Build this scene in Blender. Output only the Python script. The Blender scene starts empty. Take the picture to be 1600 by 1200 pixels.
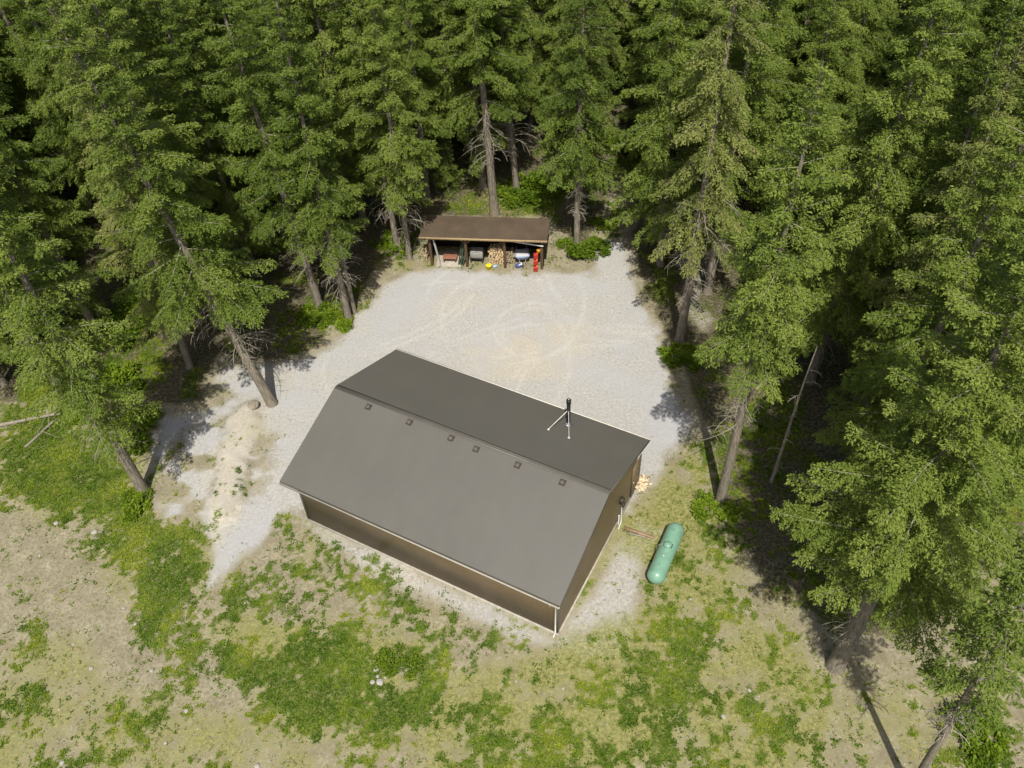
import bpy, math, random
import numpy as np
from mathutils import Matrix, Vector
R = math.radians
C = bpy.context.scene.collection
scene = bpy.context.scene

# ------------------------------------------------------------------ camera, sky, sun, exposure
CAM_H = 31.4627
F_PX, PITCH, ROLL = 1334.538, 0.796024, -0.0491254
fw = np.array([0, math.cos(PITCH), -math.sin(PITCH)]); rt0 = np.array([1., 0, 0]); up0 = np.cross(rt0, fw)
cr, sr = math.cos(ROLL), math.sin(ROLL)
rt = cr*rt0 + sr*up0; up = -sr*rt0 + cr*up0
cd = bpy.data.cameras.new('camera'); cam = bpy.data.objects.new('camera', cd); C.objects.link(cam)
cam.matrix_world = Matrix(((rt[0], up[0], -fw[0], 0), (rt[1], up[1], -fw[1], 0), (rt[2], up[2], -fw[2], CAM_H), (0, 0, 0, 1)))
cd.sensor_width = 36; cd.lens = 36*F_PX/1600; cd.clip_end = 6000; cd.clip_start = 0.1
scene.camera = cam
SUN_EL, SUN_AZ = R(58), R(181.5)            # azimuth clockwise from +Y (the sun stands behind the camera)
w = bpy.data.worlds.new('World'); scene.world = w; w.use_nodes = True
nt = w.node_tree; sky = nt.nodes.new('ShaderNodeTexSky'); sky.sky_type = 'NISHITA'; sky.sun_disc = False
sky.sun_elevation = SUN_EL; sky.sun_rotation = SUN_AZ; sky.dust_density = 3.0; sky.ozone_density = 0.6
nt.links.new(sky.outputs[0], nt.nodes['Background'].inputs[0]); nt.nodes['Background'].inputs[1].default_value = 0.085
sd = bpy.data.lights.new('sun', 'SUN'); sd.energy = 4.4; sd.angle = R(0.53); sd.color = (1.0, 0.955, 0.86)
sun = bpy.data.objects.new('sun', sd); C.objects.link(sun)
sdir = Vector((math.sin(SUN_AZ)*math.cos(SUN_EL), math.cos(SUN_AZ)*math.cos(SUN_EL), math.sin(SUN_EL)))
sun.rotation_euler = sdir.to_track_quat('Z', 'Y').to_euler(); sun.location = (0, -20, 60)
scene.view_settings.view_transform = 'Standard'; scene.view_settings.look = 'None'
scene.view_settings.exposure = 0.12; scene.view_settings.gamma = 1.0

# ------------------------------------------------------------------ helpers
def at(x, y, z=0.0):
    """where the line of sight through a photo pixel meets height z"""
    d = fw*F_PX + rt*(x-800) - up*(y-600)
    t = (z-CAM_H)/d[2]
    return np.array([0, 0, CAM_H]) + t*d

def tag(o, label=None, cat=None, group=None, kind=None):
    if label: o['label'] = label
    if cat: o['category'] = cat
    if group: o['group'] = group
    if kind: o['kind'] = kind
    return o

def empty(name, loc=(0, 0, 0), rz=0, label=None, cat=None, group=None):
    o = bpy.data.objects.new(name, None); C.objects.link(o); o.location = loc; o.rotation_euler = (0, 0, rz)
    o.empty_display_size = 0.3
    return tag(o, label, cat, group)

class MB:
    """collects faces, builds one mesh"""
    def __init__(s): s.v = []; s.q = []; s.m = []; s.t = []; s.n = 0; s.poly = []
    def quads(s, V, Q, mi=0, tint=None):
        V = np.asarray(V, float).reshape(-1, 3); Q = np.asarray(Q, int).reshape(-1, 4)
        s.v.append(V); s.q.append(Q+s.n); s.m.append(np.full(len(Q), mi)); s.n += len(V)
        s.t.append(np.full(len(Q), 0.5) if tint is None else np.broadcast_to(tint, (len(Q),)))
        return s
    def box(s, x0, x1, y0, y1, z0, z1, mi=0, M=None):
        V = np.array([(x, y, z) for z in (z0, z1) for y in (y0, y1) for x in (x0, x1)], float)
        if M is not None: V = V@np.array(M.to_3x3()).T + np.array(M.translation)
        return s.quads(V, [(0, 2, 3, 1), (4, 5, 7, 6), (0, 1, 5, 4), (2, 6, 7, 3), (0, 4, 6, 2), (1, 3, 7, 5)], mi)
    def beam(s, a, b, wd, ht, mi=0):
        a = Vector(a); b = Vector(b); d = b-a; q = d.to_track_quat('X', 'Z').to_matrix().to_4x4(); q.translation = a
        return s.box(0, d.length, -wd/2, wd/2, -ht/2, ht/2, mi, q)
    def tube(s, P, rad, n=8, mi=0, cap=False, tint=None):
        P = np.asarray(P, float); rad = np.broadcast_to(rad, (len(P),))
        T = np.gradient(P, axis=0); T /= np.linalg.norm(T, axis=1)[:, None]+1e-9
        ref = np.array([0, 0, 1.]) if abs(T[0, 2]) < .8 else np.array([1., 0, 0])
        A = np.cross(T, ref); A /= np.linalg.norm(A, axis=1)[:, None]+1e-9; B = np.cross(T, A)
        th = np.arange(n)*2*np.pi/n
        V = P[:, None]+rad[:, None, None]*(np.cos(th)[None, :, None]*A[:, None]+np.sin(th)[None, :, None]*B[:, None])
        V = V.reshape(-1, 3); k = len(P)
        i = np.arange(k-1)[:, None]*n; j = np.arange(n)[None]; j2 = (j+1) % n
        Q = np.stack([i+j, i+n+j, i+n+j2, i+j2], -1).reshape(-1, 4)
        s.quads(V, Q, mi, tint)
        if cap:
            for base, c, rev in ((0, P[0], False), ((k-1)*n, P[-1], True)):
                W = np.vstack([V[base:base+n], c[None]]); o = []
                for a in range(0, n, 2):
                    f = (a, (a+1) % n, (a+2) % n, n); o.append(f if not rev else f[::-1])
                s.quads(W, o, mi)
        return s
    def lathe(s, prof, n=24, mi=0, M=None):
        prof = np.asarray(prof, float); th = np.arange(n)*2*np.pi/n
        V = np.stack([prof[:, 0, None]*np.cos(th), prof[:, 0, None]*np.sin(th), np.repeat(prof[:, 1, None], n, 1)], -1).reshape(-1, 3)
        if M is not None: V = V@np.array(M.to_3x3()).T + np.array(M.translation)
        k = len(prof); i = np.arange(k-1)[:, None]*n; j = np.arange(n)[None]; j2 = (j+1) % n
        Q = np.stack([i+j, i+j2, i+n+j2, i+n+j], -1).reshape(-1, 4)
        return s.quads(V, Q, mi)
    def mesh(s, name, mats, smooth=False):
        V = np.vstack(s.v); Q = np.vstack(s.q); mi = np.concatenate(s.m).astype(np.int32)
        me = bpy.data.meshes.new(name); me.vertices.add(len(V)); me.vertices.foreach_set('co', V.astype(np.float32).ravel())
        me.loops.add(len(Q)*4); me.loops.foreach_set('vertex_index', Q.astype(np.int32).ravel())
        me.polygons.add(len(Q)); me.polygons.foreach_set('loop_start', (np.arange(len(Q))*4).astype(np.int32))
        for m in (mats if isinstance(mats, (list, tuple)) else [mats]): me.materials.append(m)
        me.polygons.foreach_set('material_index', mi)
        if smooth: me.polygons.foreach_set('use_smooth', np.ones(len(Q), bool))
        at_ = me.attributes.new('tint', 'FLOAT', 'FACE'); at_.data.foreach_set('value', np.concatenate(s.t).astype(np.float32))
        me.update(calc_edges=True); me.validate()
        return me
    def build(s, name, mats, parent=None, smooth=False, loc=None, rz=0):
        o = bpy.data.objects.new(name, s.mesh(name, mats, smooth)); C.objects.link(o)
        if parent: o.parent = parent
        if loc is not None: o.location = loc; o.rotation_euler = (0, 0, rz)
        return o

def bevel(o, wd=0.01, seg=2):
    m = o.modifiers.new('bevel', 'BEVEL'); m.width = wd; m.segments = seg; m.limit_method = 'ANGLE'; return o

# value noise used for where things grow
_tab = np.random.default_rng(7).random((256, 256))
def vnoise(x, y, s=1.0, seed=0):
    x = np.asarray(x)/s+seed*17.3+1000; y = np.asarray(y)/s+seed*9.7+1000
    xi = np.floor(x).astype(int); yi = np.floor(y).astype(int); fx = x-xi; fy = y-yi
    fx = fx*fx*(3-2*fx); fy = fy*fy*(3-2*fy)
    g = lambda a, b: _tab[a % 256, b % 256]
    return (g(xi, yi)*(1-fx)+g(xi+1, yi)*fx)*(1-fy)+(g(xi, yi+1)*(1-fx)+g(xi+1, yi+1)*fx)*fy
def fbm(x, y, s=1.0, oct=4, seed=0):
    r = 0; a = 1; t = 0
    for k in range(oct): r = r+a*vnoise(x, y, s/2**k, seed+k*3); t += a; a *= .55
    return r/t
def sstep(a, b, x): t = np.clip((x-a)/(b-a), 0, 1); return t*t*(3-2*t)

# ------------------------------------------------------------------ materials
class Mat:
    def __init__(s, name, rough=0.8, spec=0.3, metal=0):
        s.m = bpy.data.materials.new(name); s.m.use_nodes = True; s.t = s.m.node_tree; s.b = s.t.nodes['Principled BSDF']
        s.b.inputs['Roughness'].default_value = rough; s.b.inputs['Specular IOR Level'].default_value = spec; s.b.inputs['Metallic'].default_value = metal
        s.co = s.t.nodes.new('ShaderNodeTexCoord')
    def L(s, a, b): s.t.links.new(a, b)
    def N(s, typ, **k):
        n = s.t.nodes.new(typ)
        for a, v in k.items(): setattr(n, a, v)
        return n
    def noise(s, scale, detail=4, rough=.55, vec=None, sc=None, dist=0):
        n = s.N('ShaderNodeTexNoise'); n.inputs['Scale'].default_value = scale; n.inputs['Detail'].default_value = detail; n.inputs['Roughness'].default_value = rough; n.inputs['Distortion'].default_value = dist
        v = vec or s.co.outputs['Object']
        if sc:
            mp = s.N('ShaderNodeMapping'); mp.inputs['Scale'].default_value = sc; s.L(v, mp.inputs[0]); v = mp.outputs[0]
        s.L(v, n.inputs['Vector']); return n.outputs['Fac']
    def ramp(s, f, stops, interp='LINEAR'):
        r = s.N('ShaderNodeValToRGB'); r.color_ramp.interpolation = interp
        e = r.color_ramp.elements
        while len(e) < len(stops): e.new(.5)
        for i, (p, c) in enumerate(stops): e[i].position = p; e[i].color = (*c, 1) if len(c) == 3 else c
        s.L(f, r.inputs[0]); return r.outputs[0]
    def mix(s, f, a, b, mode='MIX'):
        n = s.N('ShaderNodeMix', data_type='RGBA', blend_type=mode)
        for v, k in ((f, 0), (a, 6), (b, 7)):
            if hasattr(v, 'is_linked'): s.L(v, n.inputs[k])
            else: n.inputs[k].default_value = v if k == 0 else (*v, 1)
        return n.outputs[2]
    def math(s, op, a, b=0.0, clamp=False):
        n = s.N('ShaderNodeMath', operation=op, use_clamp=clamp)
        for i, v in enumerate((a, b)):
            if hasattr(v, 'is_linked'): s.L(v, n.inputs[i])
            else: n.inputs[i].default_value = v
        return n.outputs[0]
    def attr(s, name, out='Fac'): n = s.N('ShaderNodeAttribute', attribute_name=name); return n.outputs[out]
    def col(s, c): s.L(c, s.b.inputs['Base Color']) if hasattr(c, 'is_linked') else setattr(s.b.inputs['Base Color'], 'default_value', (*c, 1)); return s
    def bump(s, h, st=.3, d=.02):
        n = s.N('ShaderNodeBump'); n.inputs['Strength'].default_value = st; n.inputs['Distance'].default_value = d
        s.L(h, n.inputs['Height']); s.L(n.outputs[0], s.b.inputs['Normal']); return s

def simple(name, c, var=.25, scale=6, rough=.7, spec=.3, metal=0, bs=.2, sc=None):
    m = Mat(name, rough, spec, metal); n = m.noise(scale, 5, .6, sc=sc)
    a = tuple(x*(1-var) for x in c); b = tuple(min(1, x*(1+var)) for x in c)
    m.col(m.ramp(n, [(.3, a), (.7, b)])); m.bump(n, bs, .01); return m.m

def foliage(name, dark, mid, light, transl=.3, hue=.5):
    m = Mat(name, .6, .18); t = m.attr('tint'); oi = m.N('ShaderNodeObjectInfo').outputs['Random']
    f = m.math('ADD', m.math('MULTIPLY', t, .68), m.math('MULTIPLY', oi, .32))
    c = m.ramp(f, [(.08, dark), (.5, mid), (.92, light)]); m.col(c)
    tr = m.N('ShaderNodeBsdfTranslucent'); m.L(c, tr.inputs[0]); mx = m.N('ShaderNodeMixShader'); mx.inputs[0].default_value = transl
    m.L(m.b.outputs[0], mx.inputs[1]); m.L(tr.outputs[0], mx.inputs[2]); m.L(mx.outputs[0], m.t.nodes['Material Output'].inputs['Surface'])
    return m.m

M = {}
M['fir'] = foliage('fir_needles', (.068, .113, .018), (.165, .232, .036), (.29, .35, .075))
M['fir_dry'] = foliage('drooping_fir_needles', (.10, .125, .03), (.22, .26, .06), (.35, .36, .12))
M['shrub'] = foliage('shrub_leaves', (.06, .11, .008), (.15, .235, .014), (.27, .35, .028), .3)
M['weed'] = foliage('weed_leaves', (.050, .105, .008), (.13, .21, .014), (.31, .35, .03), .3)
M['dryweed'] = foliage('dry_grass_blades', (.16, .15, .06), (.27, .25, .11), (.42, .38, .2), .2)
m = Mat('bark', .9, .15); n1 = m.noise(5, 6, .65, sc=(3, 3, .5)); n2 = m.noise(1.2, 3)
m.col(m.mix(n2, m.ramp(n1, [(.3, (.10, .085, .065)), (.52, (.22, .19, .145)), (.72, (.36, .32, .25))]), m.ramp(n1, [(.3, (.13, .11, .085)), (.7, (.36, .32, .26))]))); m.bump(n1, .8, .04); M['bark'] = m.m
M['deadwood'] = simple('grey_dead_twigs', (.30, .27, .215), .35, 8, .9, .1)
M['logwood'] = simple('weathered_log', (.27, .24, .19), .3, 10, .9, .1)

# ground
m = Mat('ground_soil', .95, .12)
a1 = m.N('ShaderNodeAttribute', attribute_name='cover'); s1 = m.N('ShaderNodeSeparateColor'); m.L(a1.outputs['Color'], s1.inputs[0])
a2 = m.N('ShaderNodeAttribute', attribute_name='cover_two'); s2 = m.N('ShaderNodeSeparateColor'); m.L(a2.outputs['Color'], s2.inputs[0])
gravel, green, forest = s1.outputs[0], s1.outputs[1], s1.outputs[2]; tan, dry, grey = s2.outputs[0], s2.outputs[1], s2.outputs[2]
fine0 = m.noise(7, 8, .74); fine = m.math('ADD', m.math('MULTIPLY', m.math('SUBTRACT', fine0, .5), 1.5), .5, True); vf = m.noise(38, 3, .7); med = m.noise(1.3, 6, .62, dist=.3); big = m.noise(.22, 4, .5)
dirt = m.mix(m.math('MULTIPLY', m.ramp(fine, [(.40, (0,)*3), (.66, (1,)*3)]), .8), m.ramp(med, [(.3, (.24, .21, .135)), (.7, (.40, .36, .25))]), (.17, .15, .095))
dirt = m.mix(m.ramp(vf, [(.60, (0,)*3), (.72, (.6,)*3)]), dirt, (.52, .48, .39))
gcol = m.ramp(fine, [(.25, (.31, .302, .288)), (.5, (.435, .424, .402)), (.75, (.56, .545, .515))])
gcol = m.mix(m.ramp(vf, [(.52, (0,)*3), (.68, (.45,)*3)]), gcol, (.28, .27, .26))
tcol = m.ramp(fine, [(.25, (.40, .36, .285)), (.75, (.58, .53, .43))])
bcol = m.ramp(vf, [(.35, (.30, .31, .33)), (.65, (.56, .56, .57))])
gg = m.mix(tan, gcol, tcol); gg = m.mix(grey, gg, bcol)
gg = m.mix(m.math('MULTIPLY', a2.outputs['Alpha'], .3), gg, (.64, .62, .585)); gg = m.mix(m.math('MULTIPLY', m.ramp(med, [(.35, (0,)*3), (.7, (1,)*3)]), .4), gg, (.40, .385, .36))
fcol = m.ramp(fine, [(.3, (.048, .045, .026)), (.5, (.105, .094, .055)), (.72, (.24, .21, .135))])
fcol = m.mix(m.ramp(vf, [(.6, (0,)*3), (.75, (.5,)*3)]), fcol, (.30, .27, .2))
dcol = m.ramp(fine, [(.34, (.12, .14, .025)), (.5, (.235, .24, .06)), (.66, (.37, .345, .14))])
grn = m.ramp(fine, [(.3, (.05, .075, .012)), (.55, (.115, .15, .026)), (.75, (.24, .245, .075))])
def edge(mask, k=.9, lo=.42, hi=.62):                       # break the edge of a cover mask with fine noise
    x = m.math('ADD', mask, m.math('MULTIPLY', m.math('SUBTRACT', fine, .5), k)); return m.ramp(x, [(lo, (0,)*3), (hi, (1,)*3)])
c = m.mix(edge(gravel, 1.2, .12, .85), dirt, gg)
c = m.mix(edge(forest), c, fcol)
c = m.mix(m.math('MULTIPLY', edge(dry, 1.1, .22, .80), .8), c, dcol)
c = m.mix(m.math('MULTIPLY', edge(green, 1.3, .25, .85), .85), c, grn)
m.col(c)
hgt = m.math('ADD', m.math('MULTIPLY', fine, .6), m.math('MULTIPLY', vf, .4)); m.bump(hgt, .7, .045)
M['ground'] = m.m

# building
def ribbed(name, c, pitch=.23, axis='X', rough=.45, spec=.4, wear=.12, depth=.012):
    m = Mat(name, rough, spec); sp = m.N('ShaderNodeSeparateXYZ'); m.L(m.co.outputs['Object'], sp.inputs[0])
    x = m.math('FRACT', m.math('DIVIDE', sp.outputs[axis], pitch)); tri = m.math('ABSOLUTE', m.math('SUBTRACT', x, .5))
    rib = m.ramp(tri, [(.36, (0,)*3), (.44, (1,)*3)]); n = m.noise(.9, 5, .6); n2 = m.noise(7, 4, .6, sc=(1, 1, .15))
    base = m.ramp(n, [(.3, tuple(v*(1-wear) for v in c)), (.7, tuple(v*(1+wear) for v in c))])
    base = m.mix(m.math('MULTIPLY', n2, .2), base, tuple(v*1.35 for v in c)); m.col(base); m.bump(rib, .3, depth); return m.m
M['wall_x'] = ribbed('brown_metal_cladding', (.155, .112, .064))
M['wall_y'] = ribbed('brown_metal_cladding_gable', (.155, .112, .064), axis='Y')
m = Mat('dark_roofing', .42, .6); n = m.noise(.35, 5, .6); n2 = m.noise(14, 3, .7); n3 = m.noise(2.2, 5, .7, sc=(1, .25, 1)); n4 = m.noise(60, 2, .6)
sp = m.N('ShaderNodeSeparateXYZ'); m.L(m.co.outputs['Object'], sp.inputs[0])
seam = m.ramp(m.math('ABSOLUTE', m.math('SUBTRACT', m.math('FRACT', m.math('DIVIDE', sp.outputs['X'], .915)), .5)), [(.488, (0,)*3), (.496, (1,)*3)])
cc = m.ramp(n, [(.3, (.112, .107, .092)), (.7, (.128, .122, .107))]); cc = m.mix(m.math('MULTIPLY', n3, .3), cc, (.15, .143, .122)); cc = m.mix(m.math('MULTIPLY', n2, .25), cc, (.105, .098, .085))
cc = m.mix(m.ramp(n4, [(.64, (0,)*3), (.72, (.45,)*3)]), cc, (.25, .24, .21)); n5 = m.noise(1.1, 6, .75, sc=(1, .35, 1)); cc = m.mix(m.ramp(n5, [(.45, (0,)*3), (.7, (.35,)*3)]), cc, (.15, .138, .112))
m.col(cc); m.bump(m.math('ADD', seam, m.math('MULTIPLY', n4, .2)), .12, .004); M['roof'] = m.m
M['ridge'] = simple('brown_ridge_cap', (.122, .114, .098), .08, 3, .45)
M['trim'] = simple('pale_metal_trim', (.66, .62, .55), .1, 4, .5)
M['gutter'] = simple('beige_gutter', (.50, .46, .40), .12, 3, .45)
M['vent'] = simple('roof_vent_plastic', (.062, .05, .038), .15, 4, .6)
M['ventlid'] = simple('roof_vent_lid', (.12, .105, .085), .15, 4, .6)
M['concrete'] = simple('concrete_footing', (.40, .37, .31), .2, 5, .9)
M['black'] = simple('black_painted_steel', (.02, .02, .02), .2, 5, .35, .5)
M['chrome'] = simple('galvanised_metal', (.62, .62, .63), .1, 8, .28, .5, .9)
M['silver'] = simple('dull_aluminium', (.58, .56, .52), .1, 8, .4, .5, .3)
M['tank'] = simple('pale_green_tank_paint', (.19, .36, .26), .13, 2.5, .32, .5, bs=.03)
M['tankdark'] = simple('green_tank_fittings', (.16, .31, .225), .12, 6, .4)
M['shedroof'] = ribbed('rusty_brown_roofing', (.115, .086, .060), .3, 'X', .6, .3, .22)
M['timber'] = simple('dark_stained_timber', (.10, .062, .036), .3, 8, .8)
M['board'] = simple('dark_back_boards', (.035, .026, .018), .3, 6, .9)
M['fascia'] = simple('light_fascia_wood', (.40, .29, .16), .2, 8, .8)
M['wood'] = simple('fresh_split_wood', (.62, .46, .27), .25, 14, .8)
M['woodold'] = simple('aged_split_wood', (.36, .29, .19), .3, 14, .85)
M['woodbark'] = simple('firewood_bark', (.14, .10, .065), .3, 12, .9)
M['white'] = simple('white_pvc', (.72, .71, .68), .06, 8, .4)
M['red'] = simple('red_plastic', (.42, .03, .022), .25, 6, .4)
M['orange'] = simple('orange_plastic', (.75, .33, .02), .1, 6, .4)
M['yellow'] = simple('yellow_plastic', (.80, .62, .02), .08, 6, .4)
M['blue'] = simple('pale_blue_plastic', (.35, .45, .62), .12, 6, .45)
M['bluedark'] = simple('dark_blue_plastic', (.06, .09, .28), .12, 6, .45)
M['greycloth'] = simple('grey_woven_cover', (.30, .29, .27), .2, 12, .8)
M['palecloth'] = simple('pale_grey_cover', (.52, .53, .54), .12, 8, .7)
M['dgreen'] = simple('dark_green_board', (.05, .075, .045), .25, 8, .7)
M['rust'] = simple('terracotta_cover', (.27, .12, .075), .3, 9, .8)
M['slab'] = simple('pale_slab', (.42, .38, .32), .2, 6, .9)
M['kraft'] = simple('pale_lumber_offcuts', (.66, .55, .37), .18, 10, .85)
M['plank'] = simple('weathered_plank', (.33, .22, .14), .25, 10, .85)
M['rock'] = simple('pale_rock', (.38, .36, .32), .2, 5, .9, bs=.5)
M['stone'] = simple('grey_stone', (.40, .38, .35), .25, 6, .9, bs=.5)

# ------------------------------------------------------------------ where each ground cover lies (all in world metres)
def poly_sd(px, py, poly):
    """signed distance (positive inside) from points to a polygon"""
    P = np.asarray(poly); ins = np.zeros(px.shape, bool); d = np.full(px.shape, 1e9)
    for i in range(len(P)):
        a, b = P[i], P[(i+1) % len(P)]
        c = ((a[1] > py) != (b[1] > py)) & (px < (b[0]-a[0])*(py-a[1])/(b[1]-a[1]+1e-12)+a[0]); ins ^= c
        e = b-a; t = np.clip(((px-a[0])*e[0]+(py-a[1])*e[1])/(e@e+1e-9), 0, 1)
        d = np.minimum(d, np.hypot(px-a[0]-t*e[0], py-a[1]-t*e[1]))
    return np.where(ins, d, -d)
G = lambda pts: [at(x, y)[:2] for x, y in pts]
def ell(cx, cy, rx, ry, ang=0, n=14):
    a = R(ang); return G([(cx+rx*math.cos(t)*math.cos(a)-ry*math.sin(t)*math.sin(a), cy+rx*math.cos(t)*math.sin(a)+ry*math.sin(t)*math.cos(a)) for t in np.arange(n)*2*np.pi/n])
CLEAR = G([(592, 446), (650, 428), (700, 424), (800, 428), (870, 426), (935, 430), (944, 395), (955, 372), (975, 376), (982, 425), (1000, 470), (1035, 515), (1048, 570), (1062, 620), (1078, 660), (1075, 695), (1040, 725), (1010, 760), (985, 800), (860, 760), (600, 800), (470, 800), (440, 805), (400, 850), (372, 860), (340, 915), (318, 920), (330, 850), (300, 800), (250, 830), (240, 770), (235, 715), (260, 650), (330, 640), (380, 620), (350, 590), (360, 570), (430, 575), (505, 548), (545, 512), (572, 480)])
APRON = G([(455, 800), (500, 815), (870, 995), (1000, 800), (1030, 830), (1000, 900), (985, 1000), (930, 1030), (830, 1010), (720, 960), (600, 905), (500, 850)])
SIDE = G([(1050, 390), (1110, 380), (1120, 420), (1100, 470), (1130, 500), (1110, 530), (1075, 520), (1060, 440)])
OPEN = G([(-300, 640), (50, 635), (110, 640), (180, 660), (240, 700), (255, 640), (330, 630), (330, 590), (350, 560), (430, 568), (500, 545), (530, 500), (560, 470), (600, 415), (650, 395), (668, 340), (860, 340), (890, 395), (925, 400), (938, 340), (965, 290), (985, 290), (988, 350), (990, 420), (1020, 480), (1050, 540), (1080, 600), (1095, 680), (1120, 785), (1150, 830), (1190, 940), (1260, 960), (1310, 1000), (1420, 1010), (1480, 960), (1500, 900), (1620, 880), (1800, 950), (2400, 1800), (-800, 1800)])
GREEN = [  # polygons of green growth, strength
    (G([(0, 635), (60, 640), (110, 655), (170, 690), (215, 770), (238, 815), (200, 845), (140, 810), (100, 815), (50, 780), (0, 790)]), 1.35),
    (G([(110, 858), (150, 832), (240, 812), (335, 828), (325, 885), (300, 925), (318, 965), (290, 985), (262, 990), (252, 1022), (216, 1022), (205, 960), (200, 900), (165, 882)]), 1.2),
    (ell(303, 1020, 9, 48, 4), .95), (ell(370, 930, 20, 28, 30), 1.3),
    (G([(430, 800), (455, 806), (478, 860), (505, 905), (540, 905), (520, 945), (480, 935), (450, 900), (428, 850)]), 1),
    (ell(522, 880, 28, 32), .8), (ell(575, 985, 42, 20, 20), .75), (ell(480, 925, 22, 40, 10), 1.0), (ell(590, 935, 30, 18, 30), .7),
    (G([(322, 1015), (360, 1000), (405, 1018), (450, 1005), (500, 975), (560, 965), (585, 1000), (580, 1045), (640, 1075), (690, 1000), (708, 1010), (700, 1060), (655, 1130), (575, 1160), (480, 1172), (430, 1120), (370, 1090), (330, 1050)]), 1.25),
    (ell(615, 1035, 42, 30), .95), (ell(670, 1070, 18, 75, 22), 1.45),
    (ell(760, 1080, 10, 22), .9), (ell(740, 985, 20, 12, 20), .75), (ell(800, 1015, 30, 12, 10), .65), (ell(850, 1050, 22, 22), .7),
    (G([(900, 1075), (960, 1060), (1000, 990), (1045, 930), (1080, 960), (1150, 900), (1185, 950), (1130, 1020), (1085, 1060), (1090, 1140), (1050, 1200), (980, 1210), (960, 1130), (900, 1110)]), .95),
    (G([(700, 1140), (780, 1110), (860, 1130), (900, 1150), (930, 1230), (690, 1230)]), .8),
    (G([(1095, 800), (1135, 790), (1150, 850), (1120, 880), (1100, 860)]), .9), (ell(1110, 795, 14, 24), 1.0),
    (ell(56, 950, 14, 70), .95), (ell(135, 1192, 60, 22), 1), (ell(222, 1120, 55, 30, 20), .8), (ell(252, 1075, 12, 30), .8), (ell(210, 1045, 14, 30), .75),
    (ell(300, 1195, 60, 12), .7), (ell(1215, 1010, 30, 30), .55), (ell(1250, 1080, 60, 40, 20), .62), (ell(1130, 1180, 90, 40), .66), (ell(1300, 1070, 40, 20), .6),
    (ell(1530, 1170, 60, 60), .7), (ell(30, 1100, 60, 60), .55), (ell(550, 1195, 60, 14), .7), (ell(200, 670, 40, 25), 1.1),
    (ell(940, 1040, 40, 18), .6), (ell(890, 905, 12, 40, 28), .5), (ell(420, 830, 14, 16), .7), (ell(345, 800, 5, 34, 12), .75), (ell(372, 740, 4, 40, 8), .6), (ell(290, 735, 22, 26), .5), (ell(260, 700, 14, 20), .5),
    (G([(700, 1110), (900, 1080), (1100, 1050), (1250, 1110), (1330, 1230), (700, 1230)]), .55), (G([(985, 900), (1050, 840), (1110, 880), (1180, 940), (1160, 1010), (1000, 1010)]), .6), (ell(1120, 850, 30, 60), .8), (ell(60, 860, 60, 40), .3), (ell(1105, 740, 18, 60), .6), (ell(1180, 700, 60, 200, 12), .62), (ell(1250, 850, 60, 100), .5),
    (G([(420, 860), (480, 830), (600, 880), (660, 950), (690, 1000), (600, 1030), (480, 1000), (400, 980), (380, 900)]), .66), (G([(170, 890), (330, 880), (340, 960), (300, 1060), (220, 1160), (180, 1100), (200, 1000)]), .58), (G([(700, 960), (900, 1010), (880, 1080), (740, 1100)]), .5), (ell(960, 1000, 60, 40), .5),
    # light gaps in the forest
    (ell(235, 470, 55, 35), 1), (ell(200, 560, 60, 60), 1), (ell(90, 610, 60, 40), 1), (ell(830, 300, 60, 30), .95), (ell(990, 232, 30, 35), 1), (ell(950, 345, 20, 30), .8),
    (ell(630, 380, 25, 25), .95), (ell(515, 490, 40, 22), 1.1), (ell(1065, 560, 28, 22), 1), (ell(1430, 140, 60, 20), .7), (ell(1220, 540, 40, 40), .5), (ell(450, 520, 40, 40), .5)]
DRY = [(G([(700, 1060), (1000, 960), (1110, 880), (1200, 960), (1300, 1100), (1300, 1300), (650, 1300), (640, 1150)]), .9), (G([(320, 960), (700, 960), (740, 1100), (600, 1190), (400, 1150)]), .75), (ell(260, 880, 110, 80), .5), (ell(110, 730, 120, 90), .7), (ell(860, 1000, 60, 12, 30), .5),
       (G([(960, 800), (1010, 790), (1060, 720), (1085, 690), (1110, 760), (1150, 850), (1150, 930), (1060, 960), (1010, 900), (975, 860)]), 1.0),
       (G([(0, 1000), (120, 1000), (200, 1080), (330, 1100), (430, 1120), (500, 1180), (700, 1240), (-100, 1300)]), .62), (ell(80, 700, 60, 60), .6),
       (ell(1150, 1010, 120, 120), .42), (ell(880, 1010, 40, 20), .6), (ell(930, 900, 12, 60, 28), .6), (ell(700, 1060, 60, 60), .42), (ell(1430, 1120, 140, 90), .52), (ell(420, 660, 40, 40), .45),
       (ell(690, 412, 120, 8), .5), (ell(800, 1150, 200, 60), .5), (ell(800, 310, 60, 30), .7), (ell(500, 870, 60, 60), .4), (ell(1000, 700, 14, 30), .3)]

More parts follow.
